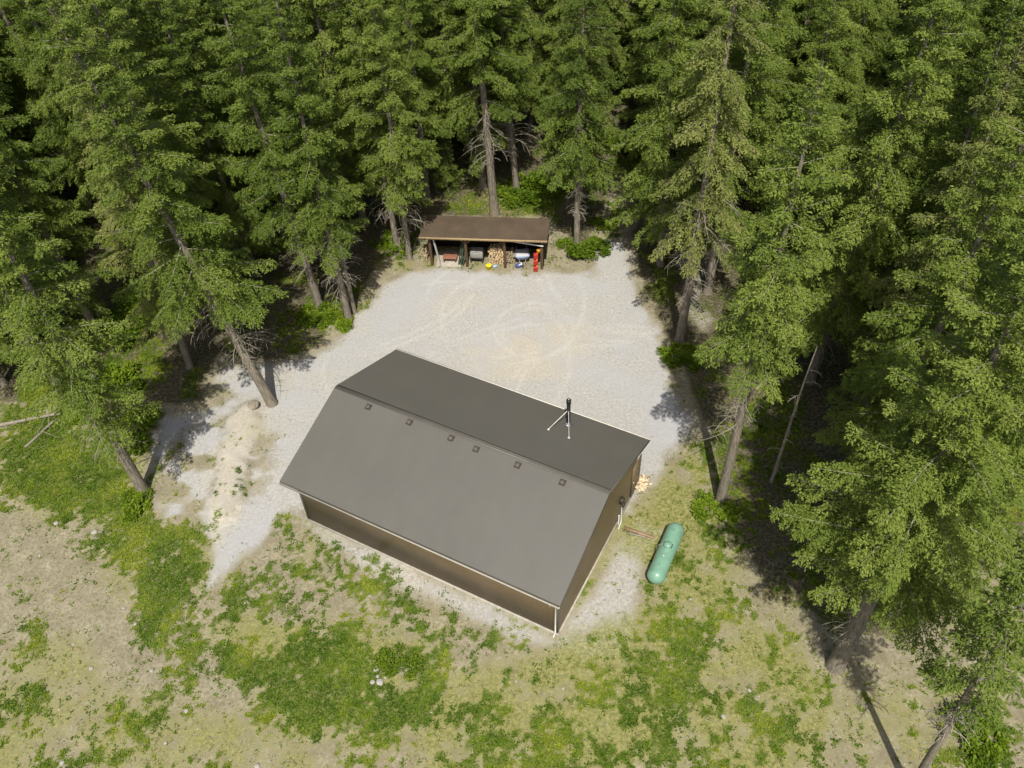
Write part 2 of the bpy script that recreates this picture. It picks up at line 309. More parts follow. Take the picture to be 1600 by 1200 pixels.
TRK = [None]
STRIP = G([(362, 640), (402, 628), (412, 672), (388, 720), (380, 770), (368, 812), (335, 822), (326, 800), (338, 740), (346, 690)])
BARE = G([(0, 815), (60, 825), (130, 865), (175, 900), (205, 960), (212, 1010), (240, 1060), (200, 1095), (120, 1120), (80, 1060), (70, 960), (0, 900)])
def covers(x, y):
    wob = (fbm(x, y, 2.2, 4, 5)-.5); wf = (fbm(x, y, .5, 3, 9)-.5)
    gr = sstep(-.5, .6, poly_sd(x, y, CLEAR)+1.6*wob+.6*wf)
    ap = sstep(-.4, .4, poly_sd(x, y, APRON)+1.0*wob)*.75
    sg = sstep(-.5, .6, poly_sd(x, y, SIDE)+1.5*wob)*.5
    wc = at(325, 745); worn = sstep(1.3, .6, np.hypot((x-wc[0])/2.9, (y-wc[1])/4.2)+1.0*wob); gr0 = gr
    gr = gr*(1-worn*sstep(.35, .6, fbm(x, y, .9, 4, 15))*.9)
    gravel = np.maximum(np.maximum(gr, ap), sg)
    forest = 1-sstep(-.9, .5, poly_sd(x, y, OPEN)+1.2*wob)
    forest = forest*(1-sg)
    for cx, cy, rr in ((1430, 130, 2.4), (1395, 255, 1.6), (1345, 320, 1.6), (1480, 150, 2.0)):
        c = at(cx, cy); forest = forest*(1-.8*sstep(rr, rr*.4, np.hypot(x-c[0], y-c[1])+3*wf)); gravel = np.maximum(gravel, .8*sstep(rr, rr*.4, np.hypot(x-c[0], y-c[1])+3*wf))
    n_g = fbm(x, y, 1.1, 5, 21); n_s = fbm(x, y, .42, 3, 33)
    green = np.zeros_like(x)
    for P, s in GREEN:
        d = poly_sd(x, y, P)
        green = np.maximum(green, s*sstep(-1.1, 1.0, d+1.1*wob))
    # scattered weeds everywhere in the open field
    opn = sstep(-.3, .8, poly_sd(x, y, OPEN))*(1-.93*gravel)
    n_t = fbm(x, y, .2, 2, 37); nm = .5+2.3*(.30*n_g+.34*n_s+.36*n_t-.5)
    green = sstep(.44, .78, nm+.50*green-.22)*np.maximum(opn, np.minimum(1, green*2))
    green = np.maximum(green, forest*.6*sstep(.60, .75, fbm(x, y, 1.6, 4, 61)*1.15))
    green = green*(1-.8*sstep(-.6, .6, poly_sd(x, y, BARE)+1.0*wob))
    green = green*(1-.93*gr0*(1-.9*worn))
    dry = np.zeros_like(x)
    for P, s in DRY: dry = np.maximum(dry, s*sstep(-1.2, .9, poly_sd(x, y, P)+1.6*wob))
    dry = np.clip(dry*(.1+1.6*fbm(x, y, 1.0, 5, 41))+.5*(n_t-.5)*dry, 0, 1)*(1-.6*gr)
    tan = np.zeros_like(x)
    for cx, cy, rx, ry, s in ((830, 555, 3.8, 2.0, .8), (360, 700, 1.0, 3.6, .95), (880, 520, 2.5, 1.2, .6), (345, 800, .9, 2.5, .8), (720, 470, 3, .8, .3), (420, 590, 3, 1, .4), (700, 900, 6, 1.4, .5)):
        c = at(cx, cy); tan = np.maximum(tan, s*sstep(1.25, .5, np.hypot((x-c[0])/rx, (y-c[1])/ry)+.9*wob))
    c = at(810, 500); rr = np.hypot(x-c[0], (y-c[1])); ring = np.exp(-((rr-2.6-1.2*wob)/.16)**2)+np.exp(-((rr-3.5-1.5*wob)/.13)**2)+.7*np.exp(-((rr-1.7-.8*wob)/.14)**2)
    tan = np.clip(tan+.18*ring*gr*sstep(.4, .6, fbm(x, y, 2, 2, 71)), 0, 1)
    grey = np.zeros_like(x); trk = np.zeros_like(x)
    for cx, cy, rad, sd2 in ((790, 470, 4.6, 1), (800, 490, 3.9, 2), (835, 515, 2.2, 3), (835, 515, 1.75, 4), (700, 560, 6.5, 5), (950, 640, 5.2, 6), (950, 640, 4.8, 7), (560, 420, 7.5, 8), (560, 420, 7.0, 9), (1000, 420, 6.0, 10), (1000, 420, 5.5, 11), (200, 900, 7.5, 12), (200, 900, 6.9, 13), (880, 700, 9.5, 14), (880, 700, 9.0, 15)):
        c = at(cx, cy); rr = np.hypot(x-c[0], y-c[1])+.5*wob; brk = sstep(.38, .58, fbm(x, y, 2.6, 2, 100+sd2)); trk = np.maximum(trk, np.exp(-((rr-rad)/.10)**2)*brk)
    st = sstep(-.35, .25, poly_sd(x, y, STRIP)+.7*wob); tan = np.maximum(tan*(1-.5*worn), .95*st); gravel = np.maximum(gravel, st)
    for P, s in ((ell(640, 470, 70, 26, -35), .6), (ell(1045, 660, 34, 60, -10), .85), (ell(720, 430, 90, 10), .5), (ell(940, 590, 100, 14, 22), .55), (ell(560, 540, 60, 14, -10), .5), (ell(390, 850, 16, 50, 35), .6), (ell(1010, 480, 18, 60, -20), .4)):
        grey = np.maximum(grey, s*sstep(-.9, .6, poly_sd(x, y, P)+1.6*wob))
    grey = np.maximum(grey, .5*sstep(.5, .68, fbm(x, y, 1.3, 4, 131)))
    TRK[0] = trk*gr0
    return gravel, np.clip(green, 0, 1), forest, tan, np.clip(dry, 0, 1), grey

def height(x, y):
    far = sstep(60, 200, np.hypot(x, y-35))
    f = 1-sstep(-2, 1.5, poly_sd(x, y, OPEN)) if np.size(x) else 0
    h = .10*(fbm(x, y, 3, 3, 81)-.5)*(.25+.75*f)+.035*(fbm(x, y, .7, 3, 91)-.5)
    b = poly_sd(x, y, BLD); h = h*sstep(0, .8, -b)-0.0
    c = at(362, 690); mound = .38*sstep(-.3, .55, poly_sd(x, y, STRIP)+.5*(fbm(x, y, .6, 3, 5)-.5))
    for (px, py) in ((640, 520),): pass
    return (h+mound)*(1-far)
BLD_YAW = R(-29.877); BO = np.array([-9.448, 22.862]); BX = np.array([math.cos(BLD_YAW), math.sin(BLD_YAW)]); BY = np.array([-BX[1], BX[0]])
BL, BW = 12.437, 7.972
BLD = [BO-.1*BX-.1*BY, BO+(BL+.1)*BX-.1*BY, BO+(BL+.1)*BX+(BW+.1)*BY, BO-.1*BX+(BW+.1)*BY]

xs = np.concatenate([-np.geomspace(3000, 36, 22), np.arange(-33, 33.01, .16), np.geomspace(36, 3000, 22)])
ys = np.concatenate([-np.geomspace(3000, 12, 22)+12, np.arange(2, 62.01, .16), 60+np.geomspace(3.5, 3000, 26)])
ys = np.unique(ys)
gx, gy = np.meshgrid(xs, ys); X, Y = gx.ravel(), gy.ravel()
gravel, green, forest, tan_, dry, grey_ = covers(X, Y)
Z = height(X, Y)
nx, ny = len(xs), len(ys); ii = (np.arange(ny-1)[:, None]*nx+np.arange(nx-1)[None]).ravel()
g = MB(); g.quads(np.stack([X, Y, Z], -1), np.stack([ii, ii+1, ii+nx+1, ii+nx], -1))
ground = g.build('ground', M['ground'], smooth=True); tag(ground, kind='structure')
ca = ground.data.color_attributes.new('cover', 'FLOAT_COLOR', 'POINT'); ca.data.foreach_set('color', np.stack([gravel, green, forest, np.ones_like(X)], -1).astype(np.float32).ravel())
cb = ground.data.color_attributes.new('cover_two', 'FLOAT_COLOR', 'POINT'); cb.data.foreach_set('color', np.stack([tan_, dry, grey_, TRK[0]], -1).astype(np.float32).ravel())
def zg(x, y): return float(height(np.array([x]), np.array([y]))[0])

# ------------------------------------------------------------------ low growth on the ground (stuff)
rng = np.random.default_rng(11)
def tufts(name, x, y, size, mat, nb=5, flat=.5, label=None, cat=None, wid=.22):
    n = len(x); z = height(x, y); az = rng.random((n, nb))*2*np.pi; ln = size[:, None]*(.6+.7*rng.random((n, nb)))
    el = (flat+rng.random((n, nb))*.7); d = np.stack([np.cos(az)*np.cos(el), np.sin(az)*np.cos(el), np.sin(el)], -1)
    s = np.stack([-np.sin(az), np.cos(az), 0*az], -1)*(ln*wid)[..., None]
    o = np.stack([x, y, z], -1)[:, None]+rng.normal(0, 1, (n, nb, 3))*np.array([1, 1, 0])*size[:, None, None]*.28
    b = o-np.array([0, 0, .01]); mid = o+d*(ln*.55)[..., None]; tip = o+d*ln[..., None]-np.array([0, 0, 1])*(ln*.18)[..., None]
    V = np.stack([b, mid+s, tip, mid-s], 2).reshape(-1, 3)
    t = np.clip(np.repeat(rng.random(n)*.3+1.7*(fbm(x, y, 1.5, 4, 211)-.5)+.30+.8*(fbm(x, y, .35, 2, 213)-.5), nb)+(rng.random(n*nb)-.5)*.3, 0, 1)
    mb = MB(); mb.quads(V, np.arange(len(V)).reshape(-1, 4), 0, t); o_ = mb.build(name, mat); return tag(o_, label, cat, kind='stuff')
def scatter(n, fn, x0=-30, x1=30, y0=3, y1=60):
    x = rng.uniform(x0, x1, n); y = rng.uniform(y0, y1, n); p = fn(x, y); k = rng.random(n) < p; return x[k], y[k]
def p_green(x, y):
    g_, gn, fo, ta, dr, gy_ = covers(x, y); b = poly_sd(x, y, BLD); return np.where(b < 0, sstep(.12, .95, gn)+.07*(1-g_)*sstep(.45, .62, fbm(x, y, .8, 3, 77)), 0)
def p_dry(x, y):
    g_, gn, fo, ta, dr, gy_ = covers(x, y); b = poly_sd(x, y, BLD)
    return np.where(b < 0, np.clip(dr*.8+.12*(1-g_)*(1-fo), 0, 1)*(1-.6*gn), 0)
x, y = scatter(560000, p_green, -26, 26, 6, 58)
tufts('ground_weeds', x, y, .045+.085*rng.random(len(x))**1.5, M['weed'], 5, .25, 'low green weeds and clover spreading over the bare soil', 'weeds')
x, y = scatter(60000, p_dry, -26, 24, 7, 45)
tufts('dry_grass', x, y, .05+.08*rng.random(len(x)), M['dryweed'], 4, .35, 'short yellowed grass tufts on the dry field', 'grass', .09)
def p_stone(x, y):
    g_, gn, fo, ta, dr, gy_ = covers(x, y); b = poly_sd(x, y, BLD); return np.where(b < 0, (.25+.6*gy_)*(1-gn)*(1-.5*fo)*sstep(.35, .6, fbm(x, y, 1.4, 3, 55)), 0)
x, y = scatter(26000, p_stone, -26, 24, 7, 45); n = len(x); z = height(x, y); s = .012+.028*rng.random(n)**3
th = rng.random(n)*6.28; oc = np.array([(1, 0, 0), (0, 1, 0), (-1, 0, 0), (0, -1, 0), (0, 0, .8)])
V = (oc[None]*s[:, None, None]*(.6+.8*rng.random((n, 5, 1)))); V = np.stack([V[..., 0]*np.cos(th)[:, None]-V[..., 1]*np.sin(th)[:, None], V[..., 0]*np.sin(th)[:, None]+V[..., 1]*np.cos(th)[:, None], V[..., 2]], -1)+np.stack([x, y, z], -1)[:, None]
V = np.concatenate([V, V[:, 4:5]+np.array([.001, 0, 0])], 1)
Q = (np.arange(n)[:, None, None]*6+np.array([(0, 1, 5, 4), (2, 3, 5, 4)])[None]).reshape(-1, 4); Q2 = (np.arange(n)[:, None, None]*6+np.array([(1, 2, 4, 5), (3, 0, 4, 5)])[None]).reshape(-1, 4)
mb = MB(); mb.quads(V.reshape(-1, 3), np.vstack([Q, Q2])); tag(mb.build('gravel_stones', M['stone']), 'loose grey gravel stones scattered over the yard', 'gravel', kind='stuff')

# ------------------------------------------------------------------ the workshop
ws = empty('metal_workshop', (BO[0], BO[1], 0), BLD_YAW, 'large brown metal workshop with dark gable roof in the gravel clearing', 'building')
EZ, RZ, OE, OG = 3.238, 4.855, .489, .305; RY = BW/2; SL = (RZ-EZ)/(RY+OE)
rz_ = lambda y: EZ+SL*(y+OE) if y <= RY else EZ+SL*(BW+OE-y)
T = .10
mb = MB(); mb.box(0, BL, 0, .12, .12, rz_(0)-T*.6); mb.build('wall', M['wall_x'], ws)['label'] = 'brown ribbed long wall facing the field'
mb = MB(); mb.box(0, BL, BW-.12, BW, .12, rz_(0)-T*.6); mb.build('wall', M['wall_x'], ws)
for x0, x1, lb in ((.002, .12, 'far gable wall'), (BL-.12, BL-.002, 'brown ribbed gable wall beside the propane tank')):
    mb = MB(); e = rz_(0)-T*.6; tp = RZ-T
    V = [(x, yy, zz) for x in (x0, x1) for yy, zz in ((.12, .12), (BW-.12, .12), (BW-.12, rz_(.12)-T*.6), (RY, tp), (.12, rz_(.12)-T*.6))]
    mb.quads(V, [(0, 1, 2, 3), (0, 3, 4, 4), (5, 8, 7, 6), (5, 9, 9, 8), (0, 4, 9, 5), (1, 6, 7, 2)])
    V2 = np.array(V)
    # clean polygons (no degenerate quads)
    me = bpy.data.meshes.new('wall'); me.from_pydata([tuple(v) for v in V], [], [(0, 4, 3, 2, 1), (5, 6, 7, 8, 9), (0, 5, 9, 4), (1, 2, 7, 6), (0, 1, 6, 5)]); me.materials.append(M['wall_y']); me.update()
    o = bpy.data.objects.new('wall', me); C.objects.link(o); o.parent = ws; o['label'] = lb
mb = MB()   # footing, a real step proud of the wall
mb.box(-.05, BL+.05, -.05, .10, -.1, .12); mb.box(-.05, BL+.05, BW-.10, BW+.05, -.1, .12); mb.box(-.05, .10, .10, BW-.10, -.1, .12); mb.box(BL-.10, BL+.05, .10, BW-.10, -.1, .12)
mb.build('footing', M['concrete'], ws)
# roof: two slabs meeting at the ridge
me = bpy.data.meshes.new('roof'); x0, x1 = -OG, BL+OG; y0, y1 = -OE, BW+OE
V = []
for x in (x0, x1): V += [(x, y0, EZ), (x, RY, RZ), (x, y1, EZ), (x, y1, EZ-T), (x, RY, RZ-T), (x, y0, EZ-T)]
me.from_pydata(V, [], [(0, 6, 7, 1), (1, 7, 8, 2), (2, 8, 9, 3), (3, 9, 10, 4), (4, 10, 11, 5), (5, 11, 6, 0), (0, 1, 4, 5), (1, 2, 3, 4), (6, 11, 10, 7), (7, 10, 9, 8)])
me.materials.append(M['roof']); me.update(); roof = bpy.data.objects.new('roof', me); C.objects.link(roof); roof.parent = ws
mb = MB()
for sgn in (-1, 1):
    a = math.atan(SL)*(1 if sgn < 0 else -1)
    Mx = Matrix.Translation((0, RY, RZ+.012)) @ Matrix.Rotation(a, 4, 'X')
    mb.box(x0+.02, x1-.02, *((-.13, .0) if sgn < 0 else (.0, .13)), -.006, .004+(.002 if sgn < 0 else 0), 0, Mx)
mb.build('ridge_cap', M['ridge'], roof)
mb = MB(); mb.box(x0-.01, x1+.01, y1+.002, y1+.085, EZ-.13, EZ-.01); mb.build('drip_edge', M['trim'], roof)
mb = MB()
mb.box(x0, x1, y0-.078, y0-.003, EZ-.13, EZ-.115); mb.box(x0, x1, y0-.088, y0-.078, EZ-.13, EZ-.02); mb.box(x0-.012, x0, y0-.088, y0-.003, EZ-.13, EZ-.02); mb.box(x1, x1+.012, y0-.088, y0-.003, EZ-.13, EZ-.02)
mb.build('gutter', M['gutter'], roof)
for x in (x0-.006, x1+.006):        # verge trims along the gable slopes
    mb = MB(); mb.beam((x, y0, EZ-.05), (x, RY, RZ-.05), .012, .12); mb.beam((x, RY, RZ-.05), (x, y1, EZ-.05), .012, .12); mb.build('verge_trim', M['ridge'], roof)
for px, py in ((576, 636), (640, 660), (705, 685), (744, 702), (809, 727), (879, 754)):
    z = 4.5
    for _ in range(8):
        p = at(px, py, z)[:2]-BO; ly = p@BY; z = rz_(ly)
    lx = p@BX
    Mx = Matrix.Translation((lx, ly, z)) @ Matrix.Rotation(math.atan(SL), 4, 'X')
    mb = MB(); mb.box(-.13, .13, -.13, .13, .001, .03, 0, Mx); mb.box(-.105, .105, -.105, .105, .03, .09, 0, Mx); mb.box(-.07, .07, -.09, .05, .09, .105, 1, Mx)
    bevel(mb.build('roof_vent', [M['vent'], M['ventlid']], roof), .008)
# chimney
z = 4
for _ in range(8): p = at(888, 662, z)[:2]-BO; cx_, cy_ = p@BX, p@BY; z = rz_(cy_)
Mx = Matrix.Translation((cx_, cy_, z))
mb = MB(); mb.lathe([(.0, -.1), (.085, -.1), (.085, .62), (.092, .62), (.092, .66), (.085, .66), (.085, 1.20), (.065, 1.24), (.065, 1.3), (.105, 1.3), (.105, 1.5), (.08, 1.52), (.0, 1.53)], 20, 0, Mx)
chim = mb.build('chimney', M['black'], ws, smooth=False)
Ms = Mx @ Matrix.Rotation(-math.atan(SL), 4, 'X')
mb = MB(); mb.lathe([(.22, .004), (.215, .012), (.13, .05), (.10, .12), (.088, .13)], 20, 0, Ms); mb.build('flashing', M['chrome'], chim, smooth=True)
for px, py in ((857, 671), (889, 684)):
    zz = 4
    for _ in range(8): p = at(px, py, zz)[:2]-BO; bx, by = p@BX, p@BY; zz = rz_(by)
    mb = MB(); mb.tube([(cx_, cy_, z+.9), (bx, by, zz+.02)], .016, 8, 0, True); mb.box(bx-.05, bx+.05, by-.05, by+.05, zz-.01, zz+.03); mb.build('brace', M['silver'], chim)
mb = MB(); mb.lathe([(.0, 1.532), (.03, 1.532), (.03, 1.56), (.0, 1.565)], 12, 0, Mx); mb.build('chimney_cap', M['chrome'], chim)
# downspout at the tank-side front corner, corner trims
mb = MB(); mb.tube([(BL-.08, y0-.06, EZ-.13), (BL-.08, y0-.06, EZ-.22), (BL-.08, -.055, EZ-.42), (BL-.08, -.055, .25), (BL-.08, -.25, .14)], .035, 8, 0, True); mb.build('downspout', M['trim'], ws, smooth=True)
for (x, y) in ((BL, 0), (BL, BW), (0, 0), (0, BW)):
    mb = MB(); sx = 1 if x > 1 else -1; sy = 1 if y > 1 else -1
    mb.box(min(x, x-sx*.09)+(.003*sx if sx > 0 else 0), max(x, x-sx*.09)+(.003 if sx > 0 else 0), min(y+sy*.002, y+sy*.012), max(y+sy*.002, y+sy*.012), .121, EZ-.18)
    mb.box(min(x+sx*.002, x+sx*.013), max(x+sx*.002, x+sx*.013), min(y+sy*.012, y-sy*.09), max(y+sy*.012, y-sy*.09), .121, EZ-.18)
    mb.build('corner_trim', M['ridge'], ws)
# regulator, riser and pipe on the gable wall
z = 1.2; p = at(968, 787, z)[:2]-BO; ry = float(np.clip(p@BY, .5, BW-.5))
mb = MB(); mb.box(BL+.005, BL+.16, ry-.11, ry+.11, 1.35, 1.62); mb.lathe([(0, -.03), (.12, -.03), (.13, 0), (.12, .03), (0, .03)], 16, 0, Matrix.Translation((BL+.16, ry, 1.25)) @ Matrix.Rotation(R(90), 4, 'Y'))
reg = mb.build('gas_regulator', M['vent'], ws); mb = MB(); mb.tube([(BL+.1, ry, 1.2), (BL+.1, ry, .3), (BL+.16, ry-.1, .1), (BL+.2, ry-.5, .06)], .022, 8, 0, True); mb.tube([(BL+.1, ry-.28, .1), (BL+.1, ry-.28, .75)], .035, 8, 0, True); mb.build('gas_pipe', M['white'], reg)
mb = MB(); mb.box(BL+.005, BL+.045, ry+1.3, ry+2.25, .13, 2.16); mb.build('door', M['wall_y'], ws)
mb = MB(); mb.lathe([(0, 0), (.03, 0), (.035, .04), (0, .05)], 12, 0, Matrix.Translation((BL+.05, ry+1.4, 1.1)) @ Matrix.Rotation(R(90), 4, 'Y')); mb.build('door_handle', M['silver'], ws.children[-1])

# ------------------------------------------------------------------ propane tank
a = at(1060, 818, .62); b = at(1020, 912, .62); c = (a+b)/2; d = a-b; yaw = math.atan2(d[1], d[0])
tk = empty('propane_tank', (c[0], c[1], 0), yaw, 'pale green domed horizontal propane tank on short saddles in yellow grass', 'propane tank')
Rt, Lt = .375, 3.12; hc = Lt/2-.34
prof = [(0.0, -Lt/2)]+[(Rt*math.sin(t), -hc-.34*math.cos(t)) for t in np.linspace(.15, math.pi/2, 9)]+[(Rt*math.cos(t), hc+.34*math.sin(t)) for t in np.linspace(0, math.pi/2-.15, 9)]+[(0, Lt/2)]
mb = MB(); mb.lathe(prof, 40, 0, Matrix.Translation((0, 0, .62)) @ Matrix.Rotation(R(90), 4, 'Y')); body = mb.build('tank_body', M['tank'], tk, smooth=True)
for sx in (-1, 1):
    mb = MB(); mb.box(sx*.85-.06, sx*.85+.06, -.26, .26, .0, .38); mb.box(sx*.85-.13, sx*.85+.13, -.36, .36, -.03, .03); bevel(mb.build('saddle_leg', M['tankdark'], tk), .01)
mb = MB(); mb.lathe([(.17, -.06), (.175, .06), (.16, .11), (.10, .15), (0, .165)], 24, 0, Matrix.Translation((.12, .0, 1.0))); mb.lathe([(.0, .0), (.19, 0.0), (.19, .02), (.17, .03)], 24, 0, Matrix.Translation((.12, 0, .965))); dome = mb.build('valve_dome', M['tank'], tk, smooth=False)
mb = MB(); mb.box(.02, .22, -.19, -.17, 1.02, 1.07); mb.build('hinge', M['black'], dome)
for x, r in ((-.42, .035), (-.18, .022), (-.98, .03)):
    mb = MB(); mb.lathe([(r, -.03), (r, .03), (r*.6, .045), (0, .05)], 12, 0, Matrix.Translation((x, 0, 1.0))); mb.build('fitting', M['silver'], tk)
for x in (-.95, .95):
    mb = MB(); mb.tube([(x-.06, 0, .98), (x-.05, 0, 1.05), (x+.05, 0, 1.05), (x+.06, 0, .98)], .012, 6, 0, True); mb.build('lifting_lug', M['tankdark'], tk)
mb = MB(); mb.tube([(.12, .15, 1.04), (.12, .34, .88), (.14, .44, .62), (.14, .46, .05)], .012, 6, 0, True); mb.build('gas_line', M['silver'], tk)

# ------------------------------------------------------------------ woodshed
SH = np.array([-4.93, 41.05]); SHY = R(-7.6)
sh = empty('open_woodshed', (SH[0], SH[1], 0), SHY, 'low open fronted woodshed with sloping brown roof on dark posts', 'shed')
ux = np.array([math.cos(SHY), math.sin(SHY)]); uy = np.array([-ux[1], ux[0]])
def shl(px, py, z=0): p = at(px, py, z)[:2]-SH; return float(p@ux), float(p@uy)
FZ, BZ, SW_, F0, B0 = 2.32, 2.02, 7.42, -.25, 2.35
me = bpy.data.meshes.new('roof'); V = [(x, y, z+dz) for dz in (0, -.07) for x in (0, SW_) for y, z in ((F0, FZ), (B0, BZ))]
me.from_pydata(V, [], [(0, 2, 3, 1), (4, 5, 7, 6), (0, 4, 6, 2), (1, 3, 7, 5), (0, 1, 5, 4), (2, 6, 7, 3)]); me.materials.append(M['shedroof']); me.update()
sroof = bpy.data.objects.new('roof', me); C.objects.link(sroof); sroof.parent = sh
mb = MB(); mb.box(-.02, SW_+.02, F0-.03, F0-.002, FZ-.16, FZ-.01); mb.build('fascia', M['fascia'], sroof)
posts = []
for px, py in ((677, 409), (731, 413), (790, 416), (847, 417)): posts.append(shl(px, py))
for k, (x, y) in enumerate(posts):
    yy = .12
    mb = MB(); mb.box(x-.075, x+.075, yy-.075, yy+.075, -.05, FZ-.24); mb.beam((x-.4, yy, FZ-.27), (x, yy, FZ-.72), .06, .09) if k in (1, 2) else None; mb.beam((x+.4, yy, FZ-.27), (x, yy, FZ-.72), .06, .09) if k in (1,) else None
    bevel(mb.build('post', M['timber'], sh), .01)
mb = MB(); mb.box(.1, SW_-.1, .04, .20, FZ-.24, FZ-.10); mb.build('beam', M['timber'], sh)
mb = MB(); mb.box(.35, SW_-.25, 2.0, 2.06, 0, BZ-.06); mb.build('back_wall', M['board'], sh)
mb = MB(); mb.box(.35, .41, .9, 1.99, 0, BZ-.06); mb.build('side_wall', M['board'], sh); mb = MB(); mb.box(SW_-.31, SW_-.25, .25, 1.99, 0, BZ-.06); mb.build('side_wall', M['board'], sh)
for k in range(7):
    x = .5+k*1.07
    mb = MB(); mb.beam((x, F0+.05, FZ-.115), (x, B0-.05, BZ-.115+.0), .05, .08); mb.build('rafter', M['timber'], sh)

def put(name, lx, ly, rz=0, z=0, **k):
    p = SH+ux*lx+uy*ly; return empty(name, (p[0], p[1], z), SHY+rz, **k)
def billet(mb, c, L, r, ax, rngl, mi=0):
    """one split log: wedge-ish prism of five sides; pale ends"""
    n = rngl.integers(4, 7); th = np.sort(rngl.random(n)*.7+np.arange(n)*2*np.pi/n); rr = r*(.7+.5*rngl.random(n))
    u = np.array([math.cos(ax), math.sin(ax), 0]); v = np.array([-u[1], u[0], 0]); wv = np.array([0, 0, 1.])
    ring = rr[:, None]*(np.cos(th)[:, None]*v+np.sin(th)[:, None]*wv)
    A = np.array(c)-u*L/2+ring; B = np.array(c)+u*L/2+ring; V = np.vstack([A, B, (np.array(c)-u*L/2)[None], (np.array(c)+u*L/2)[None]])
    Q = [(i, (i+1) % n, n+(i+1) % n, n+i) for i in range(n)]
    mb.quads(V, Q, 1 if rngl.random() < .35 else 0)
    E = []
    for i in range(n):
        m1 = (A[i]+A[(i+1) % n])/2; 
        mb.quads([A[i], m1, A[(i+1) % n], V[2*n]], [(0, 1, 2, 3)], 0); m2 = (B[i]+B[(i+1) % n])/2; mb.quads([B[(i+1) % n], m2, B[i], V[2*n+1]], [(0, 1, 2, 3)], 0)
def woodpile(name, lx, ly, wd, ht, dp, mats, seed, label, ax=math.pi/2, r=.075):
    o = put(name, lx, ly, label=label, cat='firewood stack'); rl = np.random.default_rng(seed)
    k = 0
    for row in range(int(ht/(2*r*.9))):
        z = r+row*2*r*.88; half = wd/2*(1-.25*row*(2*r)/max(ht, .1)*rl.random())
        xx = -half+rl.random()*r
        while xx < half:
            mb = MB(); billet(mb, (xx, rl.normal(0, .04), z), dp*(.85+.2*rl.random()), r, ax+rl.normal(0, .07), rl); mb.build('firewood', mats, o); xx += 2*r*(.9+.2*rl.random())
            k += 1
    return o
lx, ly = shl(777, 412); woodpile('woodpile', lx, .65, .95, 1.25, .5, [M['wood'], M['woodold']], 3, 'pale fresh split firewood stacked high beside the shed centre post')
lx, ly = shl(797, 412); woodpile('woodpile', lx, .70, .50, .95, .5, [M['woodold'], M['woodbark']], 4, 'greyer firewood stacked just right of the shed centre post')
lx, ly = shl(669, 409); woodpile('woodpile', lx-.1, .55, .28, 1.1, .45, [M['woodold'], M['wood']], 5, 'narrow upright firewood stack outside the left end of the shed')
# leaning ladder-like pale board at the left bay
x1, y1 = shl(688, 412); o = put('plank', x1, -.05, label='pale grey plank leaning on the left shed post', cat='plank'); mb = MB(); mb.beam((.1, 0, .03), (-.2, .1, 2.0), .14, .04); bevel(mb.build('board', M['silver'], o), .006)
# slab with terracotta bench
x1, y1 = shl(702, 411); o = put('low_bench', x1+.05, .55, label='low terracotta topped bench in the left bay of the shed', cat='bench')
mb = MB(); mb.box(-.42, .42, -.22, .22, .30, .38); bevel(mb.build('seat', M['rust'], o), .02)
for sx in (-.34, .34):
    mb = MB(); mb.box(sx-.04, sx+.04, -.18, .18, 0, .30); mb.build('leg', M['timber'], o)
o = put('floor_slab', x1, .72, label='pale rectangular slab under the low bench in the shed', cat='slab'); mb = MB(); mb.box(-.75, .75, -.75, .75, .0, .06); bevel(mb.build('slab', M['slab'], o), .01)
# leaning dark green boards
x1, y1 = shl(724, 412)
for k, (dx, ln) in enumerate(((-.14, 1.35), (0, 1.55), (.13, 1.25))):
    o = put('green_board', x1+dx, .15, label=('leftmost', 'tallest middle', 'rightmost')[k]+' of three dark green boards leaning behind the second shed post', cat='board', group='boards leaning in the shed')
    mb = MB(); mb.beam((-.12, 0, .02), (.12, .35, ln), .10, .03); bevel(mb.build('board', M['dgreen'], o), .005)
# grey covered grill / cart
x1, y1 = shl(747, 402); o = put('garden_cart', x1, .75, label='grey boxy cart with fabric cover standing left of the firewood', cat='cart')
mb = MB(); mb.box(-.38, .38, -.28, .28, .35, .72); mb.box(-.36, .0, -.26, .26, .72, .80); mb.box(.012, .36, -.26, .26, .72, .79); bevel(mb.build('cover', M['greycloth'], o), .04, 3)
mb = MB(); mb.box(-.42, .42, -.32, .32, .28, .35); bevel(mb.build('tray', M['black'], o), .01)
for sx in (-.34, .34):
    for sy in (-.24, .24):
        mb = MB(); mb.lathe([(0, -.03), (.11, -.03), (.13, 0), (.11, .03), (0, .03)], 14, 0, Matrix.Translation((sx, sy, .13)) @ Matrix.Rotation(R(90), 4, 'Y')); mb.build('wheel', M['black'], o)
# pale grey-blue cart
x1, y1 = shl(817, 404); o = put('wheelbarrow', x1, .72, .15, label='pale blue and grey wheelbarrow parked under the right bay of the shed', cat='wheelbarrow')
mb = MB(); mb.quads([(-.26, -.22, .32), (.26, -.22, .32), (.26, .22, .32), (-.26, .22, .32), (-.42, -.38, .68), (.42, -.38, .68), (.42, .38, .68), (-.42, .38, .68)], [(0, 3, 2, 1), (0, 1, 5, 4), (1, 2, 6, 5), (2, 3, 7, 6), (3, 0, 4, 7)]); tr = mb.build('tray', M['blue'], o); sm = tr.modifiers.new('s', 'SOLIDIFY'); sm.thickness = .02
mb = MB(); mb.box(-.36, .36, -.32, .32, .60, .70); bevel(mb.build('load', M['palecloth'], o), .03)
for sx in (-.25, .25):
    mb = MB(); mb.tube([(sx*.4, -.55, .2), (sx, 0, .30), (sx*1.25, .75, .62)], .018, 6, 0, True); mb.tube([(sx, .25, .36), (sx, .3, 0)], .015, 6, 0, True); mb.build('handle', M['silver'], o)
